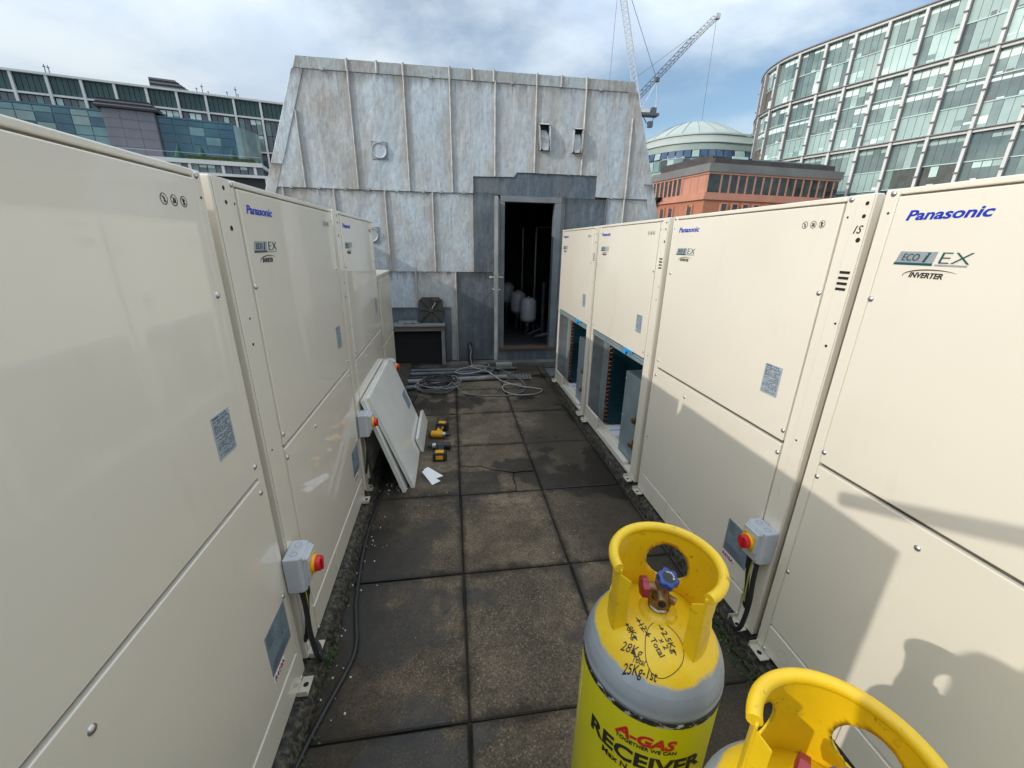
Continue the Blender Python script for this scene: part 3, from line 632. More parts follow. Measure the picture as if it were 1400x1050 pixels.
    hw = ob('handwheel', wheel_me('handwheel', 'valve_blue'), t, (.008, .004, 1.012), (radians(14), radians(10), 0)); hw.scale = (.76, .76, .85)
    MB().cyl((0, 0, .0202), (0, 0, .0212), .019, n=20).build('wheel_disc', 'print_black', hw)
    ob('wheel_lettering', text_mesh('VAPOUR', .008, 'tape_white', fn=lambda x, y, z: ((.0115+y)*cos(2.4-x/.0115), (.0115+y)*sin(2.4-x/.0115), .0216+z)), hw)
    h2 = ob('handwheel', wheel_me('handwheel', 'valve_red'), t, (-.030, -.012, .992), (0, radians(-90), radians(22)))
    h2.scale = (.74, .74, .8)
    # printing on the sleeve
    def wrap(rr): return lambda x, y, z: ((rr+z)*sin(x/rr), -(rr+z)*cos(x/rr), y)
    def prt(txt, size, mat, z, x0, fit, shear=0, bold=0):
        me = text_mesh(txt, size, mat, shear, bold, fn=lambda x, y, q: (x, q, y), fit=fit); rr = R+.0022
        for vv in me.vertices:
            x, q, y = vv.co; th = (x+x0)/rr; vv.co = ((rr+q)*sin(th), -(rr+q)*cos(th), z+y)
        return ob('sleeve_lettering', me, t)
    prt('A-GAS', .042, 'agas_red', .709, -.042, .132, .25, .0016)
    prt('TOGETHER WE CAN', .0155, 'print_black', .694, -.042, .132, 0, .0002)
    prt('RECEIVER', .060, 'print_black', .634, -.112, .27, 0, .0018)
    prt('Max N', .026, 'print_black', .606, -.07, .062, 0, .0004)
    dots = MB()
    for k in range(34): a = -pi/2-1.12; z = .735-.0065*k; dots.cyl(((R+.0012)*cos(a), (R+.0012)*sin(a), z), ((R+.0020)*cos(a), (R+.0020)*sin(a), z), .0013, n=6)
    dots.build('perforation', 'tape_white', t)
    if writing:
        def put(txt, size, x0, y0, ang, bold=0, strike=False):
            me = text_mesh(txt, size, 'marker_ink', .2, bold, fn=lambda x, y, z: (x, y, z)); 
            if strike:
                b = MB(); b.v = [tuple(q.co) for q in me.vertices]; b.f = [tuple(p.vertices) for p in me.polygons]; b.m = [0]*len(b.f)
                L = max(q.co.x for q in me.vertices); b.box(-.003, L+.003, size*.28, size*.36, -.0004, .0004); me = b.mesh('marker_writing', 'marker_ink')
            bm = bmesh.new(); bm.from_mesh(me); bmesh.ops.triangulate(bm, faces=bm.faces); bm.to_mesh(me); bm.free()
            for vv in me.vertices:
                x, y, z = vv.co; X = x0+x*cos(ang)-y*sin(ang); Y = y0+x*sin(ang)+y*cos(ang)
                vv.co = (X, Y, dome_z(hypot(X, Y))+.0012+z)
            return ob('marker_writing', me, t)
        put('28Kg', .022, -.062, -.108, -.12, -.0002); put('Total', .013, -.034, -.1215, -.05); put('25Kg-1st', .019, -.048, -.139, .06, .0001)
        put('+12.4', .018, -.044, -.048, -.75, 0, True); put('+8Kg', .018, -.066, -.062, -.75, 0, True)
        put('+2.5Kg', .018, .006, -.048, -.75, 0, True); put('x 2', .016, .012, -.072, -.7); put('Total', .017, -.006, -.078, -.7)
        n = 40; pts = []
        for i in range(n):
            a = 2*pi*i/n; k = 1+.06*sin(3*a+1); X = .024+.040*k*cos(a); Y = -.080+.047*k*sin(a); pts.append((X, Y, dome_z(hypot(X, Y))+.0008))
        MB().tube(pts, .0007, 4, closed=True).build('marker_writing', 'marker_ink', t)
    return t
gas_cylinder((.456, .663, 0), radians(-34.5), 'tall grey gas cylinder with handwriting on its yellow dome', True)
gas_cylinder((.524, .284, -.004), radians(-72), 'gas cylinder with a yellow collar partly in sunlight and no handwriting', False)

# ------------------------------------------------------------------ lead-clad shed
YW = 5.95
shed = thing('plant_room', 'plant room clad in weathered grey sheet lead with a flat top', 'shed', (0, YW, 0))
HL = lambda z: -1.711-(3.745-z)*.386
HR = lambda z: 2.444+(3.756-z)*.336
def wallpoly(name, poly, y0, y1, mat, parent, bevel=0): return MB().prism([(x, y1, z) for x, z in poly], [(x, y0, z) for x, z in poly]).build(name, mat, parent, bevel=bevel)
DX0, DX1, DZ0, DZ1 = .69, 1.545, .085, 2.345      # structural opening
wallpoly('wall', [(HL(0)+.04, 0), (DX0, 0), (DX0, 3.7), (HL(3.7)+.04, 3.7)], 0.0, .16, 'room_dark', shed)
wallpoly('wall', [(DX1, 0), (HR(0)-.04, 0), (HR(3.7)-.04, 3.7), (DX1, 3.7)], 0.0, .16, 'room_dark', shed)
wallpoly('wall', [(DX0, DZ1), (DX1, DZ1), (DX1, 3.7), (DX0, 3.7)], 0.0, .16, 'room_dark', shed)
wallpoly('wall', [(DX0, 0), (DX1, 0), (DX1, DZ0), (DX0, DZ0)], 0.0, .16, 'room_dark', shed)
side = MB()
side.hexa([(HL(0), .0, 0), (HL(0)+.05, .0, 0), (HL(0)+.05, 4.5, 0), (HL(0), 4.5, 0), (HL(3.72), .0, 3.72), (HL(3.72)+.05, .0, 3.72), (HL(3.72)+.05, 4.5, 3.72), (HL(3.72), 4.5, 3.72)])
side.hexa([(HR(0)-.05, .0, 0), (HR(0), .0, 0), (HR(0), 4.5, 0), (HR(0)-.05, 4.5, 0), (HR(3.72)-.05, .0, 3.72), (HR(3.72), .0, 3.72), (HR(3.72), 4.5, 3.72), (HR(3.72)-.05, 4.5, 3.72)])
side.build('side_slope', 'lead', shed)
MB().box(-1.70, 2.43, .165, 4.5, 3.69, 3.735).build('roof', 'lead_cap', shed)
MB().box(-3.1, 3.6, 4.5, 4.6, 0, 3.7).build('back_wall', 'room_dark', shed)
def clip(poly, a, b, c):   # keep a*x+b*z<=c
    o = []
    for i in range(len(poly)):
        p, q = poly[i], poly[(i+1) % len(poly)]; dp, dq = a*p[0]+b*p[1]-c, a*q[0]+b*q[1]-c
        if dp <= 0: o.append(p)
        if dp*dq < 0: s = dp/(dp-dq); o.append((p[0]+(q[0]-p[0])*s, p[1]+(q[1]-p[1])*s))
    return o
def sheet(x0, x1, z0, z1, proud, mat='lead', th=.006, poly=None):
    p = poly or [(x0+.001, z0), (x1-.001, z0), (x1-.001, z1), (x0+.001, z1)]
    p = clip(p, -1, .386, 1.711+3.745*.386-.03); p = clip(p, 1, .336, 2.444+3.756*.336-.03)
    if len(p) < 3: return
    return MB().prism([(x, -proud, z) for x, z in p], [(x, -proud-th, z) for x, z in p]).build('lead_sheet', mat, shed, bevel=.0025)
s1 = [-2.4, -1.772, -1.133, -.494, .057, .617, 1.144, 1.792, 2.452, 3.0]
for a, b in zip(s1, s1[1:]):
    zb = 2.368
    if a == .057:
        sheet(a, b, 2.37, 3.64, .022, poly=[(a, 2.366), (.328, 2.368), (.328, 2.57), (b, 2.575), (b, 3.64), (a, 3.64)])
    elif a == .617: sheet(a, b, 0, 0, .022, poly=[(a, 2.575), (.875, 2.582), (.91, 2.637), (b, 2.64), (b, 3.64), (a, 3.64)])
    elif a == 1.144: sheet(a, b, 2.637, 3.64, .022)
    elif a == 1.792: sheet(a, b, 0, 0, .022, poly=[(a, 2.635), (2.022, 2.635), (2.022, 2.372), (b, 2.362), (b, 3.64), (a, 3.64)])
    else: sheet(a, b, zb-.004, 3.64, .022)
for a, b in zip([-2.9, -2.05, -1.445, -.815, -.208], [-2.05, -1.445, -.815, -.208, .325]): sheet(a, b, 1.352, 2.385, .008)
for a, b in ((2.195, 2.45), (2.45, 3.3)): sheet(a, b, 1.30, 2.385, .008)
for a, b in zip([-3.3, -1.75, -1.06, -.487, ], [-1.75, -1.06, -.487, .066]): sheet(a, b, .058, 1.372, .001)
for a, b in ((1.56, 2.3), (2.3, 3.9)): sheet(a, b, .06, 1.32, .001, 'lead_dark')
sheet(.072, .655, .062, 1.344, .004, 'lead_dark'); sheet(.327, .66, 1.348, 2.384, .009, 'lead_dark')
sheet(.33, .69, 2.36, 2.60, .006, 'lead_dark'); sheet(.69, 1.60, 2.355, 2.66, .005, 'lead_dark')
sheet(1.60, 2.03, 2.345, 2.66, .007, 'lead_dark'); sheet(1.575, 2.19, 1.325, 2.343, .006, 'lead_dark')
def roll(x, z0, z1, proud, mat='lead_roll'):
    n = 7; A = [(x+.0125*cos(pi*i/n), -proud-.026*sin(pi*i/n), 0) for i in range(n+1)]
    MB().prism([(a, b, z0) for a, b, _ in A], [(a, b, z1) for a, b, _ in A]).build('roll', mat, shed, 50)
for x, zb, zt in zip(s1[1:-1], (2.366, 2.368, 2.368, 2.368, 2.577, 2.64, 2.636, 2.364), (3.2, 3.64, 3.64, 3.64, 3.64, 3.64, 3.64, 3.34)): roll(x, zb, zt, .0285)
for x in (-2.05, -1.445, -.815, -.208): roll(x, 1.354, 2.36, .0145)
roll(2.19, 1.33, 2.34, .0145, 'lead_dark'); roll(2.45, 1.3, 2.36, .0145)
for x in (-1.06, -.487, .066): roll(x, .06, 1.35, .0075)
cs = [-1.705, -1.137, -.80, -.494, .057, .335, .60, 1.142, 1.46, 1.79, 2.44]
for a, b in zip(cs, cs[1:]):
    MB().hexa([(a+.002-(.04 if a < -1.7 else 0), -.036, 3.624), (b-.002+(.035 if b > 2.4 else 0), -.036, 3.624), (b-.002+(.03 if b > 2.4 else 0), .16, 3.64), (a+.002-(.03 if a < -1.7 else 0), .16, 3.64), (a+.002, -.030, 3.748), (b-.002, -.030, 3.748), (b-.002, .16, 3.752), (a+.002, .16, 3.752)]).build('cap_flashing', 'lead_cap', shed, bevel=.006)
    if b < 2.4:
        MB().cyl((b, -.037, 3.625), (b, -.032, 3.755), .016, n=8).build('roll', 'lead_roll', shed, 50)
def hip(f, sgn, zs):
    for za, zb, e in zip(zs, zs[1:], (0, .006, .012)):
        q = lambda z, k: f(z)+sgn*k
        MB().hexa([(q(za, -.14), -.026-e, za), (q(za, .0), -.026-e, za), (q(za, .0), .16, za), (q(za, -.14), .0-.02, za), (q(zb, -.13), -.026-e, zb), (q(zb, .0), -.026-e, zb), (q(zb, .0), .16, zb), (q(zb, -.13), -.02, zb)]).build('hip_flashing', 'lead', shed, bevel=.005)
hip(HL, -1, [.1, 1.4, 2.62, 3.62]); hip(HR, 1, [.1, 1.4, 2.55, 3.63])
# lead clips along the laps
for x in (-1.95, -1.62, -1.30, -1.02, -.66, -.33, -.1, .2): MB().box(x-.022, x+.022, -.036, -.0285, 2.352, 2.384).build('clip', 'lead_cap', shed, bevel=.006)
for x in (-.7, -.35, -.05): MB().box(x-.022, x+.022, -.022, -.0155, 1.345, 1.366).build('clip', 'lead_cap', shed, bevel=.006)
for x in (-1.42, -.17, .83, 1.98): MB().box(x-.022, x+.022, -.045, -.034, 3.614, 3.65).build('clip', 'lead_cap', shed, bevel=.006)
for x in (1.3, 1.62, 1.9, 2.25): MB().box(x-.022, x+.022, -.036, -.0285, 2.352 if x > 2.03 else 2.628, 2.375 if x > 2.03 else 2.65).build('clip', 'lead_cap', shed, bevel=.006)
# round vent covers
for x, z in ((-.840, 2.815), (-1.03, 1.82)):
    y = .0285 if z > 2 else .0145
    v = MB().box(x-.10, x+.10, -y-.008, -y-.0005, z-.10, z+.10).build('vent_cover', 'lead_cap', shed, bevel=.005)
    MB().lathe([(.0005, .012), (.070, .012), (.076, .020), (.088, .022), (.095, .012), (.096, 0)], 28).build('round_cap', 'lead', v, 50).matrix_local = Matrix.Translation((x, -y-.008, z)) @ Matrix.Rotation(pi/2, 4, 'X')
# two folded lead vent hoods, torn open
for k, (x, z) in enumerate(((1.262, 3.055), (1.705, 3.035))):
    w, h, y = (.068, .060)[k], (.150, .140)[k], .0285; q = random.Random(40+k); J = lambda a: q.uniform(-a, a)
    v = MB().add([(x-w, -y-.002, z-h), (x+w, -y-.002, z-h), (x+w, -y-.002, z+h), (x-w, -y-.002, z+h)], [(0, 1, 2, 3)]).build('vent_hood', 'hole', shed)
    sk = (-.028, .004)[k]                                            # the left one leans
    def strip(name, pts, wd, th):                                    # a bent band of sheet lead following points (x, y, z)
        mb = MB(); a, b = [], []
        for p, ww in zip(pts, wd): a.append(p)
        for (p0, w0), (p1, w1) in zip(zip(pts, wd), zip(pts[1:], wd[1:])):
            mb.hexa([(p0[0]-w0, p0[1], p0[2]), (p0[0]+w0, p0[1], p0[2]), (p0[0]+w0, p0[1]+th, p0[2]), (p0[0]-w0, p0[1]+th, p0[2]), (p1[0]-w1, p1[1], p1[2]), (p1[0]+w1, p1[1], p1[2]), (p1[0]+w1, p1[1]+th, p1[2]), (p1[0]-w1, p1[1]+th, p1[2])])
        return mb.build(name, 'lead', v, bevel=.002)
    for s_ in (-1, 1):
        n = 7; pts = [(x+s_*w*(1+.05*J(1))+sk*(i/6-.5)+J(.003), -y-.012-.075*sin(pi*(.25+.6*i/6))+J(.006), z-h+2*h*i/6) for i in range(n)]
        mb = MB()
        for p0, p1 in zip(pts, pts[1:]): mb.hexa([(p0[0]-.006, p0[1], p0[2]), (p0[0]+.006, p0[1], p0[2]), (p0[0]+.006, -y, p0[2]), (p0[0]-.006, -y, p0[2]), (p1[0]-.006, p1[1], p1[2]), (p1[0]+.006, p1[1], p1[2]), (p1[0]+.006, -y, p1[2]), (p1[0]-.006, -y, p1[2])])
        mb.build('cheek', 'lead', v, bevel=.002)
    strip('flap', [(x+sk*(t_-.5)+J(.004), -y-.065+.045*t_+J(.008), z-h*1.02+2*h*t_*.80) for t_ in (0, .2, .4, .6, .8, 1)], [w*.55, w*.85, w*.9, w*.84, w*.8, w*.55+J(.01)], .004)
    strip('hood_top', [(x+sk*.4, -y-.062, z+h*.93), (x+sk*.45, -y-.05, z+h*1.02), (x+sk*.5, -y-.006, z+h*1.12)], [w*.9, w*1.05, w*1.05], .005)
# door frame and threshold
MB().box(.692, .752, -.030, .10, .245, 2.343).build('door_jamb', 'frame_grey', shed, bevel=.004)
MB().box(1.452, 1.545, -.030, .10, .245, 2.343).build('door_jamb', 'frame_grey', shed, bevel=.004)
MB().box(.692, 1.545, -.034, .10, 2.278, 2.352).build('door_head', 'frame_grey', shed, bevel=.004)
MB().box(1.5455, 1.60, -.028, .0, .24, 2.36).build('door_trim', 'lead_dark', shed, bevel=.004)
MB().box(.692, 1.545, -.045, .15, .205, .2445).build('door_sill', 'wood_sill', shed, bevel=.004)
MB().box(.66, 1.60, -.030, .0, .05, .2045).build('threshold_lead', 'lead_dark', shed, bevel=.006)
# door leaf standing open
me = MB().box(.0, .765, -.045, .0, .27, 2.262).mesh('door_leaf', 'door_edge'); 
dl2 = ob('door_leaf', me, shed, (.690, -.035, 0), (0, 0, radians(-90-8.5)), bevel=.003)
for s, y in ((-1, -.0455), (1, .0005)):
    MB().box(.68, .725, min(y, y+s*.008), max(y, y+s*.008), 1.13, 1.40).build('handle_plate', 'steel', dl2, bevel=.002)
    MB().tube([(.70, y+s*.008, 1.335), (.70, y+s*.055, 1.335), (.69, y+s*.062, 1.335), (.59, y+s*.062, 1.335)], .0095, 8).build('lever', 'steel', dl2, 60)
    MB().cyl((.70, y+s*.008, 1.18), (.70, y+s*.028, 1.18), .014, n=12).build('lock_cylinder', 'steel', dl2, 40)
# plant room interior
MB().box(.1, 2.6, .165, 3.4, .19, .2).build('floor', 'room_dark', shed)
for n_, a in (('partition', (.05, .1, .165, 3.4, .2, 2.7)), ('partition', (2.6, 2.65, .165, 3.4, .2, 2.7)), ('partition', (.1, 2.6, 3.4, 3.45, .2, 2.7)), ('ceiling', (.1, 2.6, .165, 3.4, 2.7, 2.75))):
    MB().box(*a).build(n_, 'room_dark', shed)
for k, (x, y, z0, z1, r, lab) in enumerate(((1.318, 7.0, .425, .873, .143, 'white expansion vessel in the plant room, foremost of three'), (1.215, 7.5, .50, .93, .14, 'white expansion vessel half hidden in the plant room, middle of three'), (1.09, 8.05, .62, 1.03, .13, 'dim expansion vessel deepest inside the plant room'))):
    t = thing('expansion_vessel', lab, 'tank', (x, y, .2), 0, 'expansion vessels in the plant room')
    a, b = z0-.2, z1-.2; p = [(.001, a)]+[(r*sin(q), a+.09*(1-cos(q))) for q in [radians(15*i) for i in range(1, 7)]]+[(r*1.015, (a+b)/2-.004), (r*1.015, (a+b)/2+.004)]+[(r*cos(q), b-.09*(1-sin(q))) for q in [radians(15*i) for i in range(0, 7)]]
    MB().lathe(p[:-1]+[(.001, b)], 28).build('shell', 'tank_white', t, 50)
    MB().cyl((0, 0, a), (0, 0, a-.06), .03, n=12).build('nozzle', 'steel', t, 40)
    MB().box(-.02, .02, -.02+r, .16+r-.12, 0, b-.1).build('bracket', 'pipe_dark', t)
    MB().cyl((0, 0, b), (0, 0, b+.015), .012, n=8).build('valve_cap', 'paper', t, 40)
    MB().tube([(0, 0, a-.06), (.01, -.01, a-.12), (-.04, .02, 0)], .012, 8).build('pipe', 'pipe_dark', t, 60)
def room_pipe(pts, r, mat, lab): tag(MB().tube(pts, r, 10).build('pipe_run', mat, smooth=60), lab, 'pipe', 'pipes in the plant room')
room_pipe([(1.56, 6.9, .2), (1.56, 6.9, 1.13), (1.75, 6.9, 1.13), (1.75, 6.9, .2)], .03, 'pipe_dark', 'dark looped pipe standing right of the foremost expansion vessel')
room_pipe([(1.50, 7.4, .2), (1.50, 7.4, 2.02), (2.1, 7.4, 2.02)], .017, 'steel', 'tall thin steel pipe with bend at top behind the vessels')
room_pipe([(1.30, 7.6, .2), (1.30, 7.6, 2.02)], .014, 'steel', 'straight thin steel pipe rising behind the foremost vessel')
room_pipe([(1.74, 6.6, .75), (1.74, 6.6, 2.0)], .02, 'cable_white', 'pale lagged pipe just inside the right door jamb')
room_pipe([(1.36, 6.5, .28), (1.52, 6.4, .34), (1.66, 6.5, .42), (1.74, 6.5, .6)], .03, 'pipe_dark', 'bent dark pipe low behind the door sill')
room_pipe([(1.22, 6.45, .33), (1.42, 6.45, .42), (1.42, 6.8, .42)], .012, 'pipe_dark', 'short thin pipe low behind the door sill')
vr = MB().tube([(1.62+.045*cos(2*pi*i/16), 6.5+.0, .53+.045*sin(2*pi*i/16)) for i in range(16)], .009, 6, closed=True).build('valve_wheel', 'tape_blue', smooth=60); tag(vr, 'small blue valve wheel on the pipes behind the sill', 'valve')
# concrete base of the wall and the louvre housing
tag(MB().box(-3.2, 3.7, 5.785, 5.948, -.05, .052).build('wall_base', 'kerb_stone', bevel=.012), 'rough concrete upstand along the foot of the lead-clad wall', 'kerb')
lv = thing('louvre_housing', 'rusty framed black louvre opening low on the lead wall', 'vent', (0, 5.73, 0))
MB().box(-1.05, -.865, -.02, .20, .055, .56).box(-.165, -.115, -.02, .20, .055, .56).build('frame', 'frame_grey', lv, bevel=.004)
MB().box(-1.05, -.115, -.03, .21, .5605, .585).box(-1.06, -.105, -.05, .21, .6255, .65).build('frame', 'frame_grey', lv, bevel=.004)
MB().box(-1.05, -.11, -.04, .20, .5853, .6252).build('rusty_strip', 'wood_sill', lv)
for k in range(12): 
    z = .075+k*.04
    MB().hexa([(-.865, .02, z), (-.166, .02, z), (-.166, .025, z), (-.865, .025, z), (-.865, .06, z+.03), (-.166, .06, z+.03), (-.166, .065, z+.03), (-.865, .065, z+.03)]).build('slat', 'hole', lv)
MB().box(-1.05, -.13, .19, .20, .055, .55).build('back_plate', 'hole', lv)
MB().box(-1.06, -.02, .172, .2085, .62, .86).box(-.105, -.02, .172, .2085, .08, .62).build('flashing', 'lead_dark', lv, bevel=.004)
t = thing('plastic_tray', 'black square plastic tray with crossed ribs leaning above the louvre', 'tray', (-.30, 5.84, .652), rot=(radians(-9), 0, 0))
c = .05; w = .168; h = .36
oct_ = [(-w, 0), (w, 0), (w, h-c), (w-c, h), (-w+c, h), (-w, h-c)]
MB().prism([(x, .006, z) for x, z in oct_], [(x, -.004, z) for x, z in oct_]).build('plate', 'black_plastic', t, bevel=.002)
def rib(x0, z0, x1, z1):
    d = Vector((x1-x0, 0, z1-z0)).normalized(); p = Vector((-d.z, 0, d.x))*.005; A, B = Vector((x0, 0, z0)), Vector((x1, 0, z1)); y0, y1 = Vector((0, -.0045, 0)), Vector((0, -.026, 0))
    MB().hexa([A-p+y0, B-p+y0, B+p+y0, A+p+y0, A-p+y1, B-p+y1, B+p+y1, A+p+y1]).build('rib', 'black_plastic', t)
for a in ((-w+.01, .01, -.03, .15), (w-.01, .01, .03, .15), (-w+.03, h-.03, -.03, .21), (w-.03, h-.03, .03, .21), (0, .005, 0, .15), (0, h-.005, 0, .21), (-w, .18, -.03, .18), (w, .18, .03, .18)): rib(*a)
MB().box(-.03, .03, -.03, -.0045, .15, .21).build('hub', 'black_plastic', t, bevel=.003)
MB().tube(spline([(.02, -.034, .20), (.035, -.04, .23), (.055, -.038, .25), (.06, -.035, .29)], 5), .009, 6).build('handle', 'cable_white', t, 60)
MB().tube([(.03, -.03, .31), (.10, -.03, .315)], .012, 6).build('rust_bolt', 'copper', t, 60)
tag(MB().box(-.80, -.47, 5.76, 5.80, .652, .668).box(-.75, -.5, 5.81, 5.84, .652, .69).build('offcut', 'galv'), 'grey metal offcuts lying on top of the louvre housing', 'offcut')
b = MB(); rr = random.Random(5)
for k in range(40):
    x, y = -.60+rr.uniform(-.1, .1), 5.80+rr.uniform(-.05, .03); s = rr.uniform(.006, .016); a = rr.uniform(0, 3)
    b.hexa([(x+s*cos(a+q*pi/2)*(1 if z else 1.3), y+s*sin(a+q*pi/2), .6525+z*s) for z in (0, 1) for q in range(4)])
tag(b.build('rubble', 'kerb_stone'), 'small heap of pale rubble on the louvre housing', 'rubble', kind='stuff')
t = thing('conduit_stub', 'black conduit rising from the wall base with a pale wire', 'pipe', (.245, 5.90, .0))
MB().tube([(0, -.10, .0), (0, -.06, .16), (0, -.03, .27), (0, .01, .31), (0, .06, .31)], .034, 12).build('conduit', 'rubber', t, 60)
MB().tube(spline([(0, -.10, .31), (.015, -.10, .24), (.0, -.13, .15), (.015, -.15, .05), (.03, -.2, .02)], 5), .007, 6).build('wire', 'cable_white', t, 60)
tag(MB().box(.62, .86, 5.70, 5.783, -.002, .06).build('concrete_block', 'concrete', bevel=.012), 'broken pale concrete block at the foot of the wall', 'block')

# ------------------------------------------------------------------ things lying on the paving
# pipes and trunking along the wall
for k, (y0, y1, x0, x1, z, r, m_) in enumerate(((5.05, 5.14, -.60, .70, .036, .034, 'cable_grey'), (4.80, 4.98, -.62, -.08, .034, .032, 'pipe_dark'), (5.38, 5.42, -.60, .55, .03, .028, 'pipe_dark'), (5.55, 5.55, -.6, .9, .028, .026, 'pipe_dark'), (5.25, 5.30, -.6, .35, .022, .02, 'rubber'))):
    tag(MB().tube([(x0, y0, z), (x1, y1, z)], r, 10).build('pipe_length', m_, smooth=60), ('grey steel pipe lying across paving behind the cable coil', 'short grey pipe lying under the coiled grey cable', 'dark pipe lying between drain cover and wall base', 'dark pipe lying against the foot of the lead wall', 'thin black hose lying between the pipes near the louvre')[k], 'pipe', 'pipes lying by the plant room wall')
t = thing('drain_cover', 'flat pale slotted drain cover on the paving before the door', 'grate', (.83, 5.22, 0), radians(-6))
MB().box(-.22, .22, -.11, .11, .004, .018).build('plate', 'kerb_stone', t, bevel=.004)
for i in range(9):
    for j in (-1, 0, 1): MB().box(-.18+i*.045-.006, -.18+i*.045+.006, j*.07-.025, j*.07+.025, .0182, .0188).build('slot', 'hole', t)
def loops(cx, cy, rx, ry, n, seed, jit, z0, dz, r, mat, name, lab, tail=()):
    q = random.Random(seed); pts = []
    for k in range(n):
        ox, oy, sx, sy = q.uniform(-jit, jit), q.uniform(-jit, jit), q.uniform(.72, 1.05), q.uniform(.7, 1.05)
        for i in range(12):
            a = 2*pi*i/12; pts.append((cx+ox+rx*sx*cos(a)+q.uniform(-.01, .01), cy+oy+ry*sy*sin(a)+q.uniform(-.01, .01), z0+dz*k+.012*(1+sin(a*2+k*1.3))))
    pts += list(tail)
    return tag(MB().tube(spline(pts, 3), r, 7).build(name, mat, smooth=60), lab, 'cable')
loops(-.215, 4.86, .275, .26, 7, 4, .035, .012, .012, .0068, 'cable_grey', 'cable_coil', 'coil of grey cable on the paving before the louvre', [(.1, 4.62, .02), (.32, 4.52, .012), (.62, 4.50, .012), (.84, 4.62, .012), (.90, 4.9, .02), (.80, 5.15, .05), (.62, 5.4, .07), (.45, 5.55, .06)])
loops(-.20, 4.88, .19, .18, 5, 9, .06, .09, .006, .0075, 'rubber', 'cable_coil', 'black cable coiled on top of the grey coil')
tag(MB().tube(spline([(.50, 5.62, .09), (.46, 5.5, .075), (.20, 5.5, .08), (.02, 5.34, .07), (.10, 5.16, .09), (.30, 5.18, .10), (.44, 5.34, .10), (.38, 5.50, .10), (.22, 5.46, .10), (.45, 5.20, .10), (.62, 4.95, .04), (.85, 4.78, .02), (1.08, 4.66, .015), (.98, 4.52, .013), (.74, 4.50, .013), (.60, 4.66, .02), (.64, 4.84, .03), (.86, 4.86, .02)], 6), .0072, 8).build('white_hose', 'cable_white', smooth=60), 'pale looping hose on the paving before the plant room door', 'hose')
tag(MB().tube(spline([(-.62, .72, .012), (-.583, .974, .011), (-.543, 1.13, .011), (-.484, 1.323, .011), (-.478, 1.423, .011), (-.505, 1.55, .011), (-.530, 1.671, .011), (-.555, 1.926, .011), (-.565, 2.173, .011), (-.552, 2.559, .011), (-.54, 3.2, .011), (-.53, 4.0, .011), (-.45, 4.6, .011)], 6), .0105, 10).build('floor_cable', 'rubber', smooth=60), 'long black cable running along the foot of the shaded row', 'cable')
# removed cabinet panels leaning against the shaded row
def loose_panel(name, lab, xb, xt, y0, y1, h, mat='panel_white', plate=True):
    tilt = atan2(xb-xt, h)
    t = thing(name, lab, 'panel', (xb, y0, .004), rot=(0, -math.asin(min(.95, (xb-xt)/h)), 0), group='loose panels leaning on the shaded row')
    L = y1-y0
    MB().box(-.004, 0, 0, L, 0, h).build('face', mat, t, bevel=.0015)
    MB().box(-.026, -.0042, 0, .0025, 0, h).box(-.026, -.0042, L-.0025, L, 0, h).box(-.026, -.0042, .003, L-.003, 0, .0025).box(-.026, -.0042, .003, L-.003, h-.0025, h).build('return_edge', mat, t)
    if plate: MB().box(.0003, .001, L-.20, L-.05, .30, .46).build('wiring_plate', 'wiring_print', t)
    return t
loose_panel('cabinet_panel', 'loose white cabinet panel leaning outermost, with a grey wiring plate', -.318, -.575, 2.66, 3.70, .77)
loose_panel('cabinet_panel', 'loose white cabinet panel leaning behind the outermost one', -.375, -.600, 2.61, 3.64, .765, plate=False)
loose_panel('base_strip_panel', 'narrow white strip panel standing against the leaning panels', -.285, -.325, 3.22, 3.86, .135, plate=False)
pc = [(-.28, 2.875), (-.262, 2.90), (-.268, 2.91), (-.237, 2.945), (-.111, 2.795), (-.165, 2.765), (-.130, 2.725), (-.191, 2.678)]
tag(MB().prism([(x, y, .006) for x, y in pc], [(x, y, .0075) for x, y in pc]).build('card_offcut', 'paper'), 'white cut card lying flat on the paving', 'card')
def drill(loc, rz, lab, hm='tool_yellow'):
    t = thing('cordless_drill', lab, 'drill', loc, rz, 'cordless drills lying on the paving')
    # lies on its side: local +Y runs from the head to the battery, +X is the chuck side
    MB().cyl((-.075, 0, .036), (.03, 0, .036), .031, .033, 14).build('motor_housing', hm, t, 40)
    MB().cyl((-.10, 0, .036), (-.0755, 0, .036), .027, .031, 14).build('rear_cap', 'tool_black', t, 40)
    MB().cyl((.0305, 0, .036), (.060, 0, .036), .028, .026, 14).build('clutch_ring', 'steel', t, 40)
    MB().cyl((.0605, 0, .036), (.105, 0, .036), .022, .012, 12).build('chuck', 'tool_black', t, 40)
    a = [(-.035, .022), (.012, .022), (.006, .06), (-.004, .11), (.004, .145), (-.052, .145), (-.048, .11), (-.046, .06)]
    MB().prism([(x, y, .022) for x, y in a], [(x, y, .052) for x, y in a]).build('handle', hm, t, bevel=.006)
    MB().prism([(x*.8-.004, y, .0525) for x, y in a[2:7]], [(x*.8-.004, y, .055) for x, y in a[2:7]]).build('grip', 'tool_black', t, bevel=.002)
    MB().box(.010, .026, .035, .065, .028, .046).build('trigger', 'tool_black', t, bevel=.003)
    bt = MB().box(-.078, .036, .1455, .215, .0005, .076).build('battery', 'tool_black', t, bevel=.007)
    MB().box(-.055, .014, .155, .205, .0765, .0785).box(-.05, .01, .2155, .2175, .02, .056).build('battery_badge', 'tool_yellow', bt, bevel=.001)
drill((-.155, 3.47, .004), radians(-14), 'yellow and black cordless drill lying beside the narrow white strip panel')
drill((-.150, 3.24, .004), radians(176), 'mostly black cordless drill lying nearer the white card', 'tool_black')
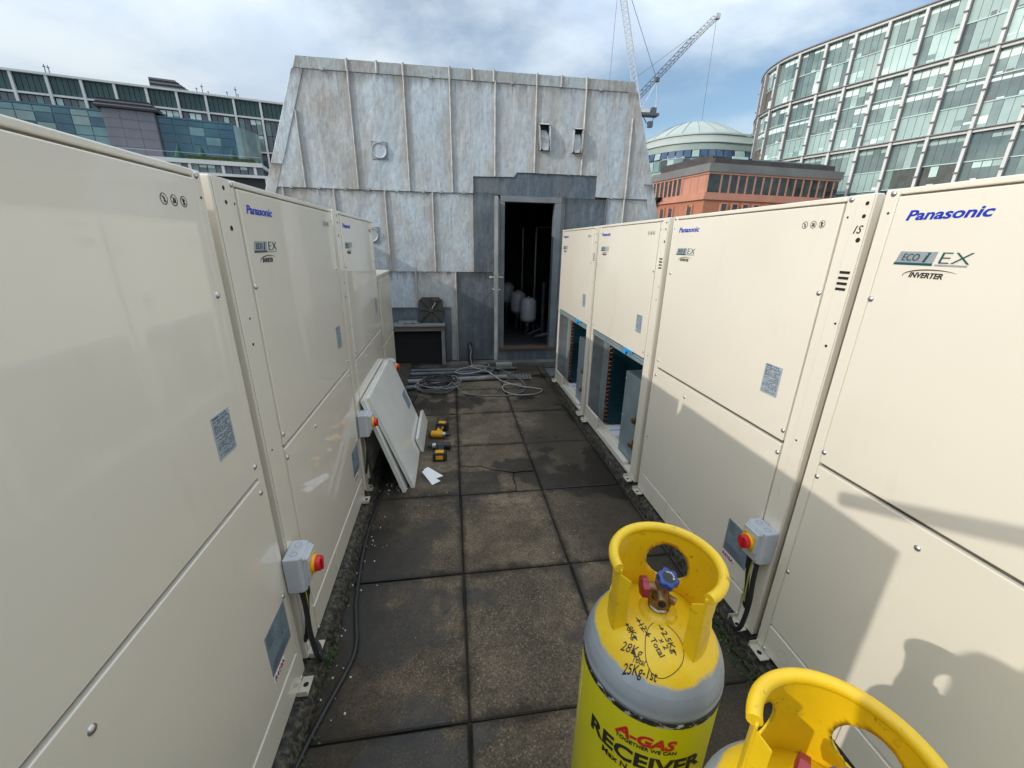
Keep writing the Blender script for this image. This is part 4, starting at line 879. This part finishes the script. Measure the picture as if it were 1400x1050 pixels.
# pebbles, moss and weeds
b = MB(); q = random.Random(11)
def stone(x, y, z, s):
    vs = [Vector((cos(a)*s*q.uniform(.7, 1.1), sin(a)*s*q.uniform(.7, 1.1), zz*s*.5)) for zz in (0, 1) for a in [2*pi*k/6 for k in range(6)]]
    b.prism([(x+v.x, y+v.y, z) for v in vs[:6]], [(x+v.x*.6, y+v.y*.6, z+s*.8) for v in vs[6:]])
for k in range(46):
    y = q.uniform(.9, 2.8); stone(-.57+abs(q.gauss(0, .06)), y, .001, q.uniform(.0025, .006))
for k in range(40): stone(q.uniform(-.5, 1.1), q.uniform(1, 5), .003, q.uniform(.0015, .004))
for k in range(26): stone(-.47+q.gauss(0, .05), 2.72+q.gauss(0, .05), .001, q.uniform(.004, .009))
tag(b.build('gravel', 'pebble'), 'scattered pale grit on the paving and along the kerb', 'gravel', kind='stuff')
def weeds(x, y, z, n, sp, h, name, lab):
    b = MB(); q = random.Random(int(x*1000+y*77))
    for k in range(n):
        X, Y = x+q.gauss(0, sp[0]), y+q.gauss(0, sp[1]); a = q.uniform(0, 2*pi); s = q.uniform(.006, .014); zz = z+q.uniform(0, h); t_ = q.uniform(-.6, .6)
        d = Vector((cos(a), sin(a), t_)); p = Vector((-sin(a), cos(a), q.uniform(-.4, .4)))*.4; c_ = Vector((X, Y, zz))
        b.add([c_, c_+d*s*.5+p*s, c_+d*s*1.2, c_+d*s*.5-p*s], [(0, 1, 2, 3)])
    tag(b.build(name, 'weed'), lab, 'weeds', kind='stuff')
weeds(-.575, 1.36, .004, 130, (.016, .05), .035, 'weed_patch', 'small green weed growing from the kerb opposite the receiver cylinder')
weeds(-.590, 1.02, .0, 150, (.02, .08), .02, 'weed_patch', 'low moss at the kerb end near the first cabinet')
weeds(1.215, 1.22, .0, 340, (.028, .16), .03, 'weed_patch', 'low green weeds along the sunlit row behind the cylinder')
weeds(.78, 5.68, .0, 120, (.1, .02), .04, 'weed_patch', 'tuft of moss beside the concrete block at wall base')

# ------------------------------------------------------------------ unseen shadow casters just outside the picture
t = thing('shadow_rail', 'unseen galvanised rail added to cast a sloping shadow band', 'rail', (-.62, -.80, 0))  # made-up rail, sloped so its shadow falls as a band on the sunlit row
MB().tube([(0, 0, 0), (0, 0, 2.44)], .024, 12).build('post', 'galv', t, 60)
MB().tube([(.0, .024, 2.40), (.0, 1.10, 1.93)], .024, 12).build('rail', 'galv', t, 60)
MB().box(-.06, .06, -.06, .06, -.002, .008).build('base_plate', 'galv', t)
tag(MB().box(-2.35, -2.15, 4.2, 5.9, -.05, 2.27).build('shade_wall', 'concrete', bevel=.01), 'unseen concrete wall added behind the shaded row to shade the shed', 'wall')  # added shadow caster, kept low enough to stay hidden, darkens the shed's lower left
def person():
    t = thing('person', 'person in dark clothes standing with a phone held up', 'person', (-.41, -.13, 0), radians(-14))
    V = [(0, 0, .96), (0, -.01, 1.12), (0, -.01, 1.30), (0, 0, 1.44), (0, .01, 1.52), (0, .03, 1.60), (0, .04, 1.68),
         (.10, 0, .90), (.11, .03, .50), (.11, -.02, .10), (.11, .10, .03), (-.10, 0, .90), (-.12, .02, .50), (-.12, -.03, .10), (-.12, .09, .03),
         (.17, 0, 1.43), (.26, -.02, 1.22), (.34, .12, 1.42), (.38, .17, 1.58), (-.17, 0, 1.43), (-.22, .02, 1.20), (.08, .12, 1.40), (.32, .16, 1.58)]
    Ed = [(0, 1), (1, 2), (2, 3), (3, 4), (4, 5), (5, 6), (0, 7), (7, 8), (8, 9), (9, 10), (0, 11), (11, 12), (12, 13), (13, 14), (3, 15), (15, 16), (16, 17), (17, 18), (3, 19), (19, 20), (20, 21), (21, 22)]
    Rd = [.15, .14, .15, .10, .06, .09, .085, .09, .065, .045, .04, .09, .065, .045, .04, .07, .05, .04, .035, .07, .05, .04, .035]
    me = bpy.data.meshes.new('body'); me.from_pydata(V, Ed, []); me.materials.append(MATS['shirt']); o = ob('body', me, t)
    m_ = o.modifiers.new('skin', 'SKIN'); 
    for v, r in zip(me.skin_vertices[0].data, Rd): v.radius = (r, r*.8 if r > .1 else r)
    me.skin_vertices[0].data[0].use_root = True
    sb = o.modifiers.new('sub', 'SUBSURF'); sb.levels = 1; sb.render_levels = 1
    MB().box(.33, .41, .192, .2, 1.56, 1.71).build('phone', 'tool_black', t, bevel=.004)
person()

# ------------------------------------------------------------------ far buildings
class Fac:
    def __init__(s, A, B): s.A = Vector((*A, 0)); d = Vector((*B, 0))-s.A; s.L = d.length; s.t = d.normalized(); s.n = Vector((s.t.y, -s.t.x, 0)); s.n *= -1 if s.n.dot(s.A) > 0 else 1
    def P(s, t, z, d): return s.A+s.t*t+s.n*d+Vector((0, 0, z+CZ))
    def box(s, mb, t0, t1, z0, z1, d0, d1, mi=0): return mb.hexa([s.P(t0, z0, d1), s.P(t1, z0, d1), s.P(t1, z0, d0), s.P(t0, z0, d0), s.P(t0, z1, d1), s.P(t1, z1, d1), s.P(t1, z1, d0), s.P(t0, z1, d0)], mi)
    def part(s, name, mat, par, *a, bevel=0): o = s.box(MB(), *a).build(name, mat, par, bevel=bevel); return o
GZ = -26-CZ
rb = random.Random(21)
# long white-framed office block with green louvres
t = thing('office_block', 'long white-framed office block with dark green louvre panels under its roof', 'building')
F = Fac((-72.3, 90.9), (-32, 100.9)); 
F.part('wall', 'office_core', t, -9, 48, GZ, 25.9, -14, -.5)
F.part('roof_edge', 'white_metal', t, -9, 48, 25.75, 26.08, -14, .40)
cols_t = [1+4.5*k for k in range(-2, 11)]
for c_ in cols_t: F.part('column', 'white_metal', t, c_-.19, c_+.19, 4, 25.74, -.2, .30)
for zz_ in (22.85, 16.85, 10.8): F.part('spandrel', 'white_metal', t, -9, 48, zz_-.12, zz_+.18, -.3, .22)
for a, c_ in zip(cols_t, cols_t[1:]):
    w = (c_-a-.6)/5
    for k in range(5):
        F.part('louvre_panel', 'louvre_green', t, a+.3+w*k+.04, a+.3+w*(k+1)-.04, 23.12, 25.7, -.45, -.12)
    w = (c_-a-.6)/4
    for (z0, z1) in ((20.0, 22.6), (17.15, 19.9), (14.0, 16.6), (11.1, 13.9)):
        if z0 < 17 and c_ < 28: continue
        for k in range(4):
            if c_ < 20 and z0 < 20: continue
            p = F.part('window', rb.choice(['glass_grey', 'glass_grey', 'glass_grey', 'clad_grey', 'glass_dark']), t, a+.3+w*k+.05, a+.3+w*(k+1)-.05, z0, z1, -.45, -.14)
            if rb.random() < .42: F.part('blind', rb.choice(['blind', 'clad_grey', 'glass_pale']), p, a+.3+w*k+.08, a+.3+w*(k+1)-.08, z1-rb.uniform(.5, 1.5), z1-.05, -.138, -.12)
for k in range(5): F.part('plant_louvre', 'black_louvre' if k % 2 else 'clad_grey', t, 19.5, 25.2-k*.42, 26.3+.3*k, 26.58+.3*k, -6, -.8)
for x, h in ((26.6, .9), (27.5, 1.5), (28.4, .5), (31.5, .9), (33, 1.8), (33.3, .7), (5.2, 1.4), (5.7, 1.3)):
    m_ = MB(); F.box(m_, x-.05, x+.05, 26.26, 26.26+h, -1.1, -1.0); F.box(m_, x-.22, x+.2, 26.26+h*.7, 26.26+h*.78, -1.1, -1.0); m_.build('antenna', 'crane_dark', t)
# blue glass block in front of it
t = thing('glass_block', 'blue glass block with grey central bay standing before the office block', 'building')
F = Fac((-48.1*1.4, 59.1*1.4), (-27*1.4, 64.1*1.4))
F.part('wall', 'office_core', t, -8, 30.3, GZ, 19.4, -6.5, -.4); 
F.part('roof_edge', 'glass_blue', t, -8, 30.35, 19.4, 19.65, -6.5, .02)
xs = [-7.6+2.23*k for k in range(10)]
xs = [x for x in xs if x < 12]+[12.3]
zs = [19.38, 18.45, 17.1, 15.75, 14.4, 13.0, 11.6]
def glaz(x0, x1, mats):
    for z1, z0 in zip(zs, zs[1:]): F.part('pane', rb.choice(mats), t, x0+.05, x1-.05, z0+.06, z1-.06, -.4, 0)
for a, c_ in zip(xs, xs[1:]): glaz(a, c_, ['glass_blue', 'glass_blue', 'glass_cyan', 'glass_cyan', 'glass_dark'])
xs = [19.2, 21.35, 23.55, 25.75, 28.0, 30.3]
for a, c_ in zip(xs, xs[1:]): glaz(a, c_, ['glass_blue', 'glass_blue', 'glass_blue', 'glass_cyan'])
F.part('mullion_grid', 'glass_dark', t, -8, 30.3, 11.6, 19.38, -.41, -.18)
for k, (a, c_) in enumerate(((12.3, 14.6), (14.6, 16.9), (16.9, 19.2))):
    for z1, z0 in zip([19.85]+zs[1:], zs[1:]): F.part('cladding_panel', 'clad_grey', t, a+.03, c_-.03, z0+.03, z1-.03, -.4, .8)
F.part('bay_core', 'rail_dark', t, 12.31, 19.19, 11.5, 19.84, -.4, .74)
for k in range(5): F.part('roof_louvre', 'black_louvre' if k % 2 == 0 else 'clad_grey', t, 11.6+.1*k, 19.9-.25*k, 19.9+.28*k, 20.12+.28*k, -5, 1.2-.1*k)
SF = Fac((F.P(30.35, 0, 0).x, F.P(30.35, 0, 0).y), (F.P(33.2, 0, -6.4).x, F.P(33.2, 0, -6.4).y))
m_ = MB(); a, c_, d_ = F.P(30.32, 0, 0), F.P(33.3, 0, -6.4), F.P(30.32, 0, -6.4)
m_.prism([(p.x, p.y, 11+CZ) for p in (a, c_, d_)], [(p.x, p.y, 19.4+CZ) for p in (a, c_, d_)]).build('return_wall', 'glass_dark', t)
# terrace below with hedge and parasols
t = thing('roof_terrace', 'white-edged roof terrace with glass balustrade below the blue glass block', 'terrace')
F = Fac((-26.4*1.6, 49*1.6), (-20.2*1.6, 50.1*1.6))
F.part('slab', 'white_metal', t, -14, 11.9, 11.35, 11.9, -11, .3)
F.part('wall', 'office_core', t, -14, 11.6, GZ, 11.34, -8, -.3)
F.part('fascia', 'white_metal', t, -14, 12.4, 9.75, 10.15, -8, .2)
for c_ in [-12.0+4.55*k for k in range(6)]: F.part('column', 'white_metal', t, c_-.2, c_+.2, 10.16, 11.34, -.1, .22)
for k in range(21):
    p = F.part('window', rb.choice(['glass_grey', 'glass_grey', 'clad_grey', 'glass_dark']), t, -12+1.14*k+.05, -12+1.14*(k+1)-.05, 10.2, 11.3, -.29, -.05)
    if rb.random() < .4: F.part('blind', 'glass_pale', p, -12+1.14*k+.08, -12+1.14*(k+1)-.08, 10.9, 11.28, -.048, -.03)
F.part('column', 'white_metal', t, 12.0, 12.4, 4, 9.74, -.2, .2)
for k in range(13): F.part('balustrade_pane', 'glass_grey' if k > 30 else 'glass_mint', t, -14+2*k+.02, -14+2*(k+1)-.04, 11.92, 12.0, .12, .16)
F.part('balustrade_rail', 'white_metal', t, -14, 11.9, 12.82, 12.86, .11, .17)
hb = MB(); q = random.Random(2)
F.box(hb, 1.2, 10.8, 11.92, 12.55, -.95, -.25)
for k in range(2600):
    x, d_, z = q.uniform(1.1, 10.9), q.uniform(-1.0, -.18), q.uniform(11.95, 12.66); c_ = F.P(x, z, d_); s = q.uniform(.03, .09)
    v1 = Vector((q.uniform(-1, 1), q.uniform(-1, 1), q.uniform(-1, 1)))*s; v2 = Vector((q.uniform(-1, 1), q.uniform(-1, 1), q.uniform(-1, 1)))*s; hb.add([c_, c_+v1, c_+v2], [(0, 1, 2)])
tag(hb.build('hedge', 'hedge'), 'clipped green hedge in a trough along the far roof terrace', 'hedge')
for x, h, n_ in ((.05, 14.25, 'closed green parasol left of the terrace hedge'), (3.2, 14.1, 'closed green parasol rising behind the middle of the hedge'), (7.6, 14.0, 'closed green parasol behind the far end of the hedge')):
    c_ = F.P(x, 0, -1.6); p = thing('parasol', n_, 'parasol', (c_.x, c_.y, 11.92+CZ), 0, 'closed parasols on the roof terrace')
    MB().cyl((0, 0, 0), (0, 0, .45), .05, n=6).build('pole', 'crane_dark', p)
    n = 10; z1 = h-11.92
    MB().lathe([(.70, .25), (.74, .4), (.5, 1.1), (.03, z1+.15)], 10).build('folded_canopy', 'parasol', p)
# curved glass office on the right
t = thing('curved_office', 'curved glass office block with white vertical fins and pale blinds', 'building')
PP = [(80, 108), (76, 105), (72.2, 100.5), (69.6, 95.9), (68.7, 92.5), (68.5, 88.8), (69.9, 83.0), (72.3, 76.6), (75.5, 68.1), (79.4, 57.6), (83.3, 47.5), (87, 38)]
path = [Vector((p.x, p.y, 0)) for p in spline([(x, y, 0) for x, y in PP], 16)]
cum = [0.0]
for a, c_ in zip(path, path[1:]): cum.append(cum[-1]+(c_-a).length)
S0 = 5.0                                             # arc length of the second control point
def on_path(s):
    s += S0; i = 0
    while i < len(cum)-2 and cum[i+1] < s: i += 1
    k = (s-cum[i])/(cum[i+1]-cum[i]); p = path[i].lerp(path[i+1], k); d = (path[i+1]-path[i]).normalized(); return p, d, Vector((d.y, -d.x, 0))
def cbox(name, mat, par, s0, s1, z0, z1, d0, d1, seg=1):
    mb = MB(); ring0, ring1 = [], []
    pts = []
    for k in range(seg+1):
        p, d, n = on_path(s0+(s1-s0)*k/seg); pts.append((p+n*d1, p+n*d0))
    for (a, c_), (e, g) in zip(pts, pts[1:]):
        mb.hexa([(a.x, a.y, z0+CZ), (e.x, e.y, z0+CZ), (g.x, g.y, z0+CZ), (c_.x, c_.y, z0+CZ), (a.x, a.y, z1+CZ), (e.x, e.y, z1+CZ), (g.x, g.y, z1+CZ), (c_.x, c_.y, z1+CZ)])
    return mb.build(name, mat, par)
sc = [1.5, 6.3, 11.2, 16.0, 21.0, 25.8, 30.4, 35.1, 39.8, 44.6, 49.4, 54.2, 59.0, 63.8]
cbox('core', 'mullion', t, 0, 66, GZ, 36.3, -9, -.5, 60)
cbox('roof_edge', 'rail_dark', t, 0, 66, 36.32, 36.5, -9, .50, 60); cbox('roof_band', 'white_metal', t, 0, 66, 35.95, 36.3, -.8, .25, 60)
for zr in (27.9, 17.4, 7.2):
    cbox('floor_rail', 'rail_dark', t, 0, 66, zr+.12, zr+.26, -.7, .55, 60); cbox('floor_band', 'white_metal', t, 0, 66, zr-.28, zr+.1, -.7, .22, 60)
for s in sc:
    cbox('fin', 'white_metal', t, s-.20, s+.20, 0, 35.94, -.48, .40)
    cbox('fin_rail', 'rail_dark', t, s+.25, s+.31, 0, 35.94, -.48, .32)
    for zb_ in (33.6, 29.9, 25.6, 22.6, 19.4, 15.2, 11.6): cbox('bracket', 'rail_dark', t, s-.30, s+.20, zb_, zb_+.16, .405, .62)
levels = [(35.9, 32.3), (32.1, 28.35), (27.55, 24.5), (24.3, 21.2), (21.0, 17.85), (17.05, 13.3), (13.1, 10.2), (10.0, 7.65)]
for zt_, zb_ in levels: cbox('transom', 'glass_pale', t, 0, 66, zb_-.17, zb_-.03, -.75, -.22, 60)
for bi, (a, c_) in enumerate(zip(sc, sc[1:])):
    w = (c_-a-.54)/4
    for li, (zt_, zb_) in enumerate(levels):
        if li == 7 and c_ < 40: continue
        h = zt_-zb_
        base_m = {0: 'glass_mint' if bi > 6 else 'glass_dark', 1: rb.choice(['glass_pale', 'glass_mint', 'glass_mint']), 2: 'glass_dark', 3: rb.choice(['glass_dark', 'glass_deep']), 4: 'glass_mint', 5: 'glass_deep', 6: rb.choice(['glass_black', 'glass_deep', 'glass_mint']), 7: 'glass_black'}[li]
        if bi < 3: base_m = rb.choice(['tan_inside', 'glass_dark', 'glass_mint'])
        top = {0: .13, 2: .22, 3: .20, 5: .10}.get(li, 0)*rb.choice([.6, 1, 1, 1.3]); drop = rb.choice([0, 0, .3, .55]) if li in (2, 3, 6) else 0
        for k in range(4):
            x0, x1 = a+.27+w*k+.035, a+.27+w*(k+1)-.035
            mt = base_m if rb.random() < .8 else rb.choice(['glass_dark', 'glass_mint', 'glass_deep'])
            p = cbox('pane', mt, t, x0, x1, zb_, zt_, -.85, -.35)
            if top and rb.random() < .85: cbox('blind', 'blind' if li != 5 else 'glass_mint', p, x0+.02, x1-.02, zt_-h*(top+.10), zt_-h*.10, -.348, -.33)
            elif li in (1, 4) and rb.random() < .5: cbox('blind', rb.choice(['blind', 'glass_pale', 'glass_dark']), p, x0+.02, x1-.02, zb_+h*rb.choice([.04, .12, .2]), zb_+h*rb.choice([.3, .45, .25]), -.348, -.33)
            elif drop and rb.random() < .7: cbox('blind', rb.choice(['glass_mint', 'glass_pale']), p, x0+.02, x1-.02, zt_-h*drop, zt_-h*.03, -.348, -.33)
            if li in (0, 2, 3, 6, 7) and rb.random() < .35: cbox('desk_clutter', rb.choice(['paper', 'glass_pale', 'clad_grey', 'tan_inside']), p, x0+rb.uniform(.05, .3), x1-rb.uniform(.05, .3), zb_+.04, zb_+rb.uniform(.2, .6), -.348, -.332)
# orange brick building
t = thing('brick_building', 'orange brick building with a grey parapet and a row of tall narrow windows', 'building')
C0 = (41.9, 67.6); FR = Fac(C0, (68.9, 69.8)); FL = Fac((39.0, 81.8), C0)
base = [C0, (68.9, 69.8), (66.5, 84), (39.0, 81.8)]
def bprism(k0, z0, z1): 
    cx_ = sum(p[0] for p in base)/4; cy_ = sum(p[1] for p in base)/4
    q = [((p[0]-cx_)*k0+cx_, (p[1]-cy_)*k0+cy_) for p in base]; return MB().prism([(x, y, z0+CZ) for x, y in q], [(x, y, z1+CZ) for x, y in q])
bprism(.972, 5, 11.6).build('core', 'glass_black', t)
bprism(1.0, 11.75, 13.0).build('parapet', 'parapet_grey', t); bprism(.985, 11.45, 11.74).build('cornice', 'terracotta', t)
bprism(1.03, 8.0, 8.65).build('ledge', 'terracotta', t); bprism(1.045, 7.55, 7.99).build('ledge', 'terracotta', t)
bprism(1.02, GZ, 7.54).build('lower_wall', 'brick_orange', t)
FR.part('corner_wall', 'terracotta', t, .3, 2.4, 8.66, 11.44, -1.2, -.35); FR.part('end_wall', 'terracotta', t, 25.4, 26.8, 8.66, 11.44, -1.2, -.35)
for k in range(15):
    x = 2.5+k*1.64; FR.part('pier', 'terracotta', t, x, x+.36, 8.66, 11.44, -.8, -.2)
    if k < 14: FR.part('window', rb.choice(['glass_dark', 'glass_black', 'glass_dark']), t, x+.40, x+1.60, 8.7, 11.4, -.8, -.55)
FL.part('corner_wall', 'terracotta', t, 8.3, 14.0, 8.66, 11.44, -1.2, -.35)
for k in range(4): FL.part('pilaster', 'terracotta', t, 8.4+k*1.75, 8.55+k*1.75, 8.66, 11.44, -.349, -.28)
for k in range(7):
    x = .3+k*1.15; FL.part('pier', 'terracotta', t, x+.8, x+1.13, 8.66, 11.44, -.8, -.25); FL.part('window', 'glass_black', t, x, x+.78, 8.7, 11.3, -.8, -.5)
FS = Fac((C0[0]-.35, C0[1]-.2), (69.2, 69.4))
for k in range(12): 
    x = 3.4+k*2.1; p = FS.part('window', 'glass_black', t, x, x+.95, 5.2, 6.9, -.4, .22); FS.part('frame', 'terracotta', p, x-.2, x, 5.0, 7.15, -.4, .27); FS.part('frame', 'terracotta', p, x+.95, x+1.15, 5.0, 7.15, -.4, .27); FS.part('lintel', 'terracotta', p, x-.2, x+1.15, 6.95, 7.15, -.4, .28)
FM = Fac((38.6, 82.0), (C0[0]-.3, C0[1]-.25))
for x in (2.0, 4.6, 6.9, 11.6): 
    p = FM.part('window', 'glass_black', t, x, x+.95, 3.5, 6.6, -.4, .22); FM.part('frame', 'terracotta', p, x-.2, x, 3.4, 6.9, -.4, .27); FM.part('frame', 'terracotta', p, x+.95, x+1.15, 3.4, 6.9, -.4, .27)
bprism(.90, 13.0, 13.9).build('roof_screen', 'screen_brown', t)
FR.part('roof_screen', 'glass_black', t, 1.5, 16, 13.01, 14.3, -1.8, -1.7); FL.part('roof_screen', 'screen_brown', t, .5, 13.2, 13.01, 14.5, -1.6, -1.5); FR.part('terrace_tent', 'glass_pale', t, 5.0, 8.0, 13.02, 14.4, -1.5, -1.3); FR.part('roof_screen', 'glass_dark', t, 9, 24, 13.01, 14.2, -1.5, -1.4)
FR.part('terrace_flag', 'agas_red', t, 1.6, 2.2, 13.4, 13.9, -1.3, -1.2)
aw = MB(); a = FL.P(.4, 8.3, .2); aw.prism([FL.P(.2, 8.7, 0), FL.P(4.2, 8.7, 0), FL.P(4.6, 8.7, 1.6), FL.P(.2, 8.7, 1.6)], [FL.P(.2, 8.0, 0), FL.P(2.8, 7.4, 0), FL.P(3.2, 7.6, 1.3), FL.P(.2, 7.6, 1.3)]).build('black_awning', 'black_louvre', t)
# domed building behind it
t = thing('domed_building', 'grey-green building with a stepped flat-topped dome roof', 'building')
cx_, cy_, R_ = 64.0, 113.0, 13.6
ring = []
for k in range(25): a = radians(95+k*(175/24)); ring.append((Vector((cx_+R_*cos(a), cy_+R_*sin(a), 0)), Vector((cos(a), sin(a), 0))))
for k in range(1, 12): ring.append((Vector((cx_+k*3.0, cy_-R_+.21*k, 0)), Vector((.07, -1, 0)).normalized()))
def drum(name, mat, prof):
    vs, fs = [], []
    for p, n in ring:
        for dr, z in prof: q = p+n*dr; vs.append((q.x, q.y, z+CZ))
    m = len(prof)
    for i in range(len(ring)-1):
        for j in range(m-1): fs.append((i*m+j, (i+1)*m+j, (i+1)*m+j+1, i*m+j+1))
    return MB().add(vs, fs).build(name, mat, t, 50)
drum('eave', 'dome_green', [(-1.2, 25.5), (0, 25.5), (.15, 25.3), (.15, 25.05)]); drum('upper_band', 'dome_green', [(-.1, 25.04), (.35, 23.7), (.6, 23.5), (.6, 23.3)])
drum('lower_band', 'dome_band', [(.3, 23.29), (.55, 22.0), (.55, 21.8)])
dr_ = drum('wall', 'glass_mint', [(.35, 20.2), (.35, GZ)])
for i in range(1, len(ring)-1):
    (p, n), (p2, n2) = ring[i], ring[i+1]; a, c_ = p.lerp(p2, .08), p.lerp(p2, .92)
    MB().hexa([(q+m_*dd+Vector((0, 0, z+CZ))) for z, dd in ((20.3, .9), (21.75, .5)) for q, m_, dd in ((a, n, dd), (c_, n2, dd), (c_, n2, dd-.3), (a, n, dd-.3))]).build('slanted_window', 'slant_glass' if i % 5 else 'glass_mint', t)
    MB().hexa([(q+m_*dd+Vector((0, 0, z+CZ))) for z, dd in ((17.6, .6), (20.0, .6)) for q, m_, dd in ((a, n, dd), (c_, n2, dd), (c_, n2, dd-.2), (a, n, dd-.2))]).build('window', rb.choice(['glass_pale', 'glass_cyan', 'glass_black', 'glass_mint']), t)
MB().lathe([(R_-.1, 25.45+CZ), (12.2, 26.3+CZ), (9.2, 27.9+CZ), (6.4, 29.2+CZ), (4.5, 29.85+CZ), (.01, 30.0+CZ)], 22, (cx_, cy_, 0)).build('cone_roof', 'dome_green', t)
for k in range(22):
    a = 2*pi*k/22; MB().tube([(cx_+r*cos(a), cy_+r*sin(a), z+CZ+.06) for r, z in ((13.4, 25.5), (12.2, 26.3), (9.2, 27.9), (6.4, 29.2), (4.5, 29.85))], .07, 4).build('roof_rib', 'dome_band', t)
MB().box(cx_+R_*.2, cx_+36, cy_-R_+2.6, cy_+8, 24+CZ, 25.45+CZ).build('wing_roof', 'dome_band', t)
# tower cranes
def lattice(mb, A, B, w, n, r):
    A, B = Vector(A), Vector(B); d = (B-A).normalized(); x = d.cross(Vector((0, 1, 0))).normalized(); y = d.cross(x); off = [x*w*.5-y*w*.3, -x*w*.5-y*w*.3, y*w*.55]
    for o in off: mb.tube([A+o, B+o], r, 4)
    for i in range(n):
        a, c_ = A.lerp(B, i/n), A.lerp(B, (i+1)/n)
        for k in range(3): mb.tube([a+off[k], a.lerp(c_, .5)+off[(k+1) % 3], c_+off[k]], r*.6, 3)
t = thing('tower_crane', 'white luffing crane with a near-vertical lattice jib and slung machinery deck', 'crane', (60, 140, -26), 0, 'tower cranes behind the plant room')
o = Vector((60, 140, -26)); L = lambda x, z, y=140: Vector((x, y, z))-o
m_ = MB(); lattice(m_, L(59.9, 42.3), L(49.8, 76), 1.9, 26, .13); m_.build('jib', 'crane_white', t)
m_ = MB(); lattice(m_, L(58.2, -26), L(58.2, 40.5), 2.2, 30, .14); m_.build('mast', 'crane_white', t)
MB().box(-1.6, 6.0, -1.3, 1.3, 66.6, 67.3).build('deck', 'crane_dark', t); MB().box(1.0, 3.0, -1.0, 1.0, 67.31, 68.4).build('winch_house', 'crane_white', t); MB().box(3.6, 5.2, -.8, .8, 67.31, 68.9).build('winch', 'crane_dark', t)
m_ = MB(); m_.tube([L(60.4, 42), L(64.6, 50.2), L(65.4, 42)], .16, 5); m_.build('a_frame', 'crane_white', t); MB().box(4.0, 5.2, -.5, .5, 75.8, 76.9).build('sheave_block', 'crane_dark', t)
m_ = MB(); m_.tube([L(50.3, 76), L(64.5, 50.4)], .075, 4); m_.build('pendant_line', 'crane_dark', t)
m_ = MB(); m_.tube([L(61, 41), L(62.6, 38.8), L(64.4, 38.8), L(65, 40.6)], .15, 4).box(3.2, 4.6, -.6, .6, 63.6, 65.2); m_.build('hook_block', 'crane_dark', t)
m_ = MB(); m_.tube([L(49.8, 76), L(49.0, 20)], .055, 4); m_.build('hoist_line', 'crane_dark', t)
t = thing('tower_crane', 'white luffing crane with its jib raised diagonally to the right', 'crane', (52, 155, -26), 0, 'tower cranes behind the plant room')
o = Vector((52, 155, -26)); K = 155/140; Q = lambda x, z: Vector((x*K, 155, CZ+(z-CZ)*K))-o
m_ = MB(); lattice(m_, Q(58.6, 45), Q(74.6, 61.2), 1.8, 14, .12); m_.build('jib', 'crane_dark', t)
m_ = MB(); lattice(m_, Q(74.6, 61.2), Q(81.0, 67.2), 1.7, 7, .17); m_.build('jib_head', 'crane_white', t)
m_ = MB(); lattice(m_, Q(57.4, -25), Q(57.4, 46), 2.2, 30, .14); m_.build('mast', 'crane_white', t)
m_ = MB(); m_.tube([Q(57.0, 50.0), Q(77, 64.0)], .07, 4); m_.build('pendant_line', 'crane_dark', t)
q = Q(81.4, 67.4); MB().box(q.x-.8, q.x+.8, -.6, .6, q.z-.8, q.z+.7).build('sheave_block', 'crane_white', t)
m_ = MB(); m_.tube([Q(81.3, 66.8), Q(81.4, 25)], .055, 4); m_.build('hoist_line', 'crane_dark', t)
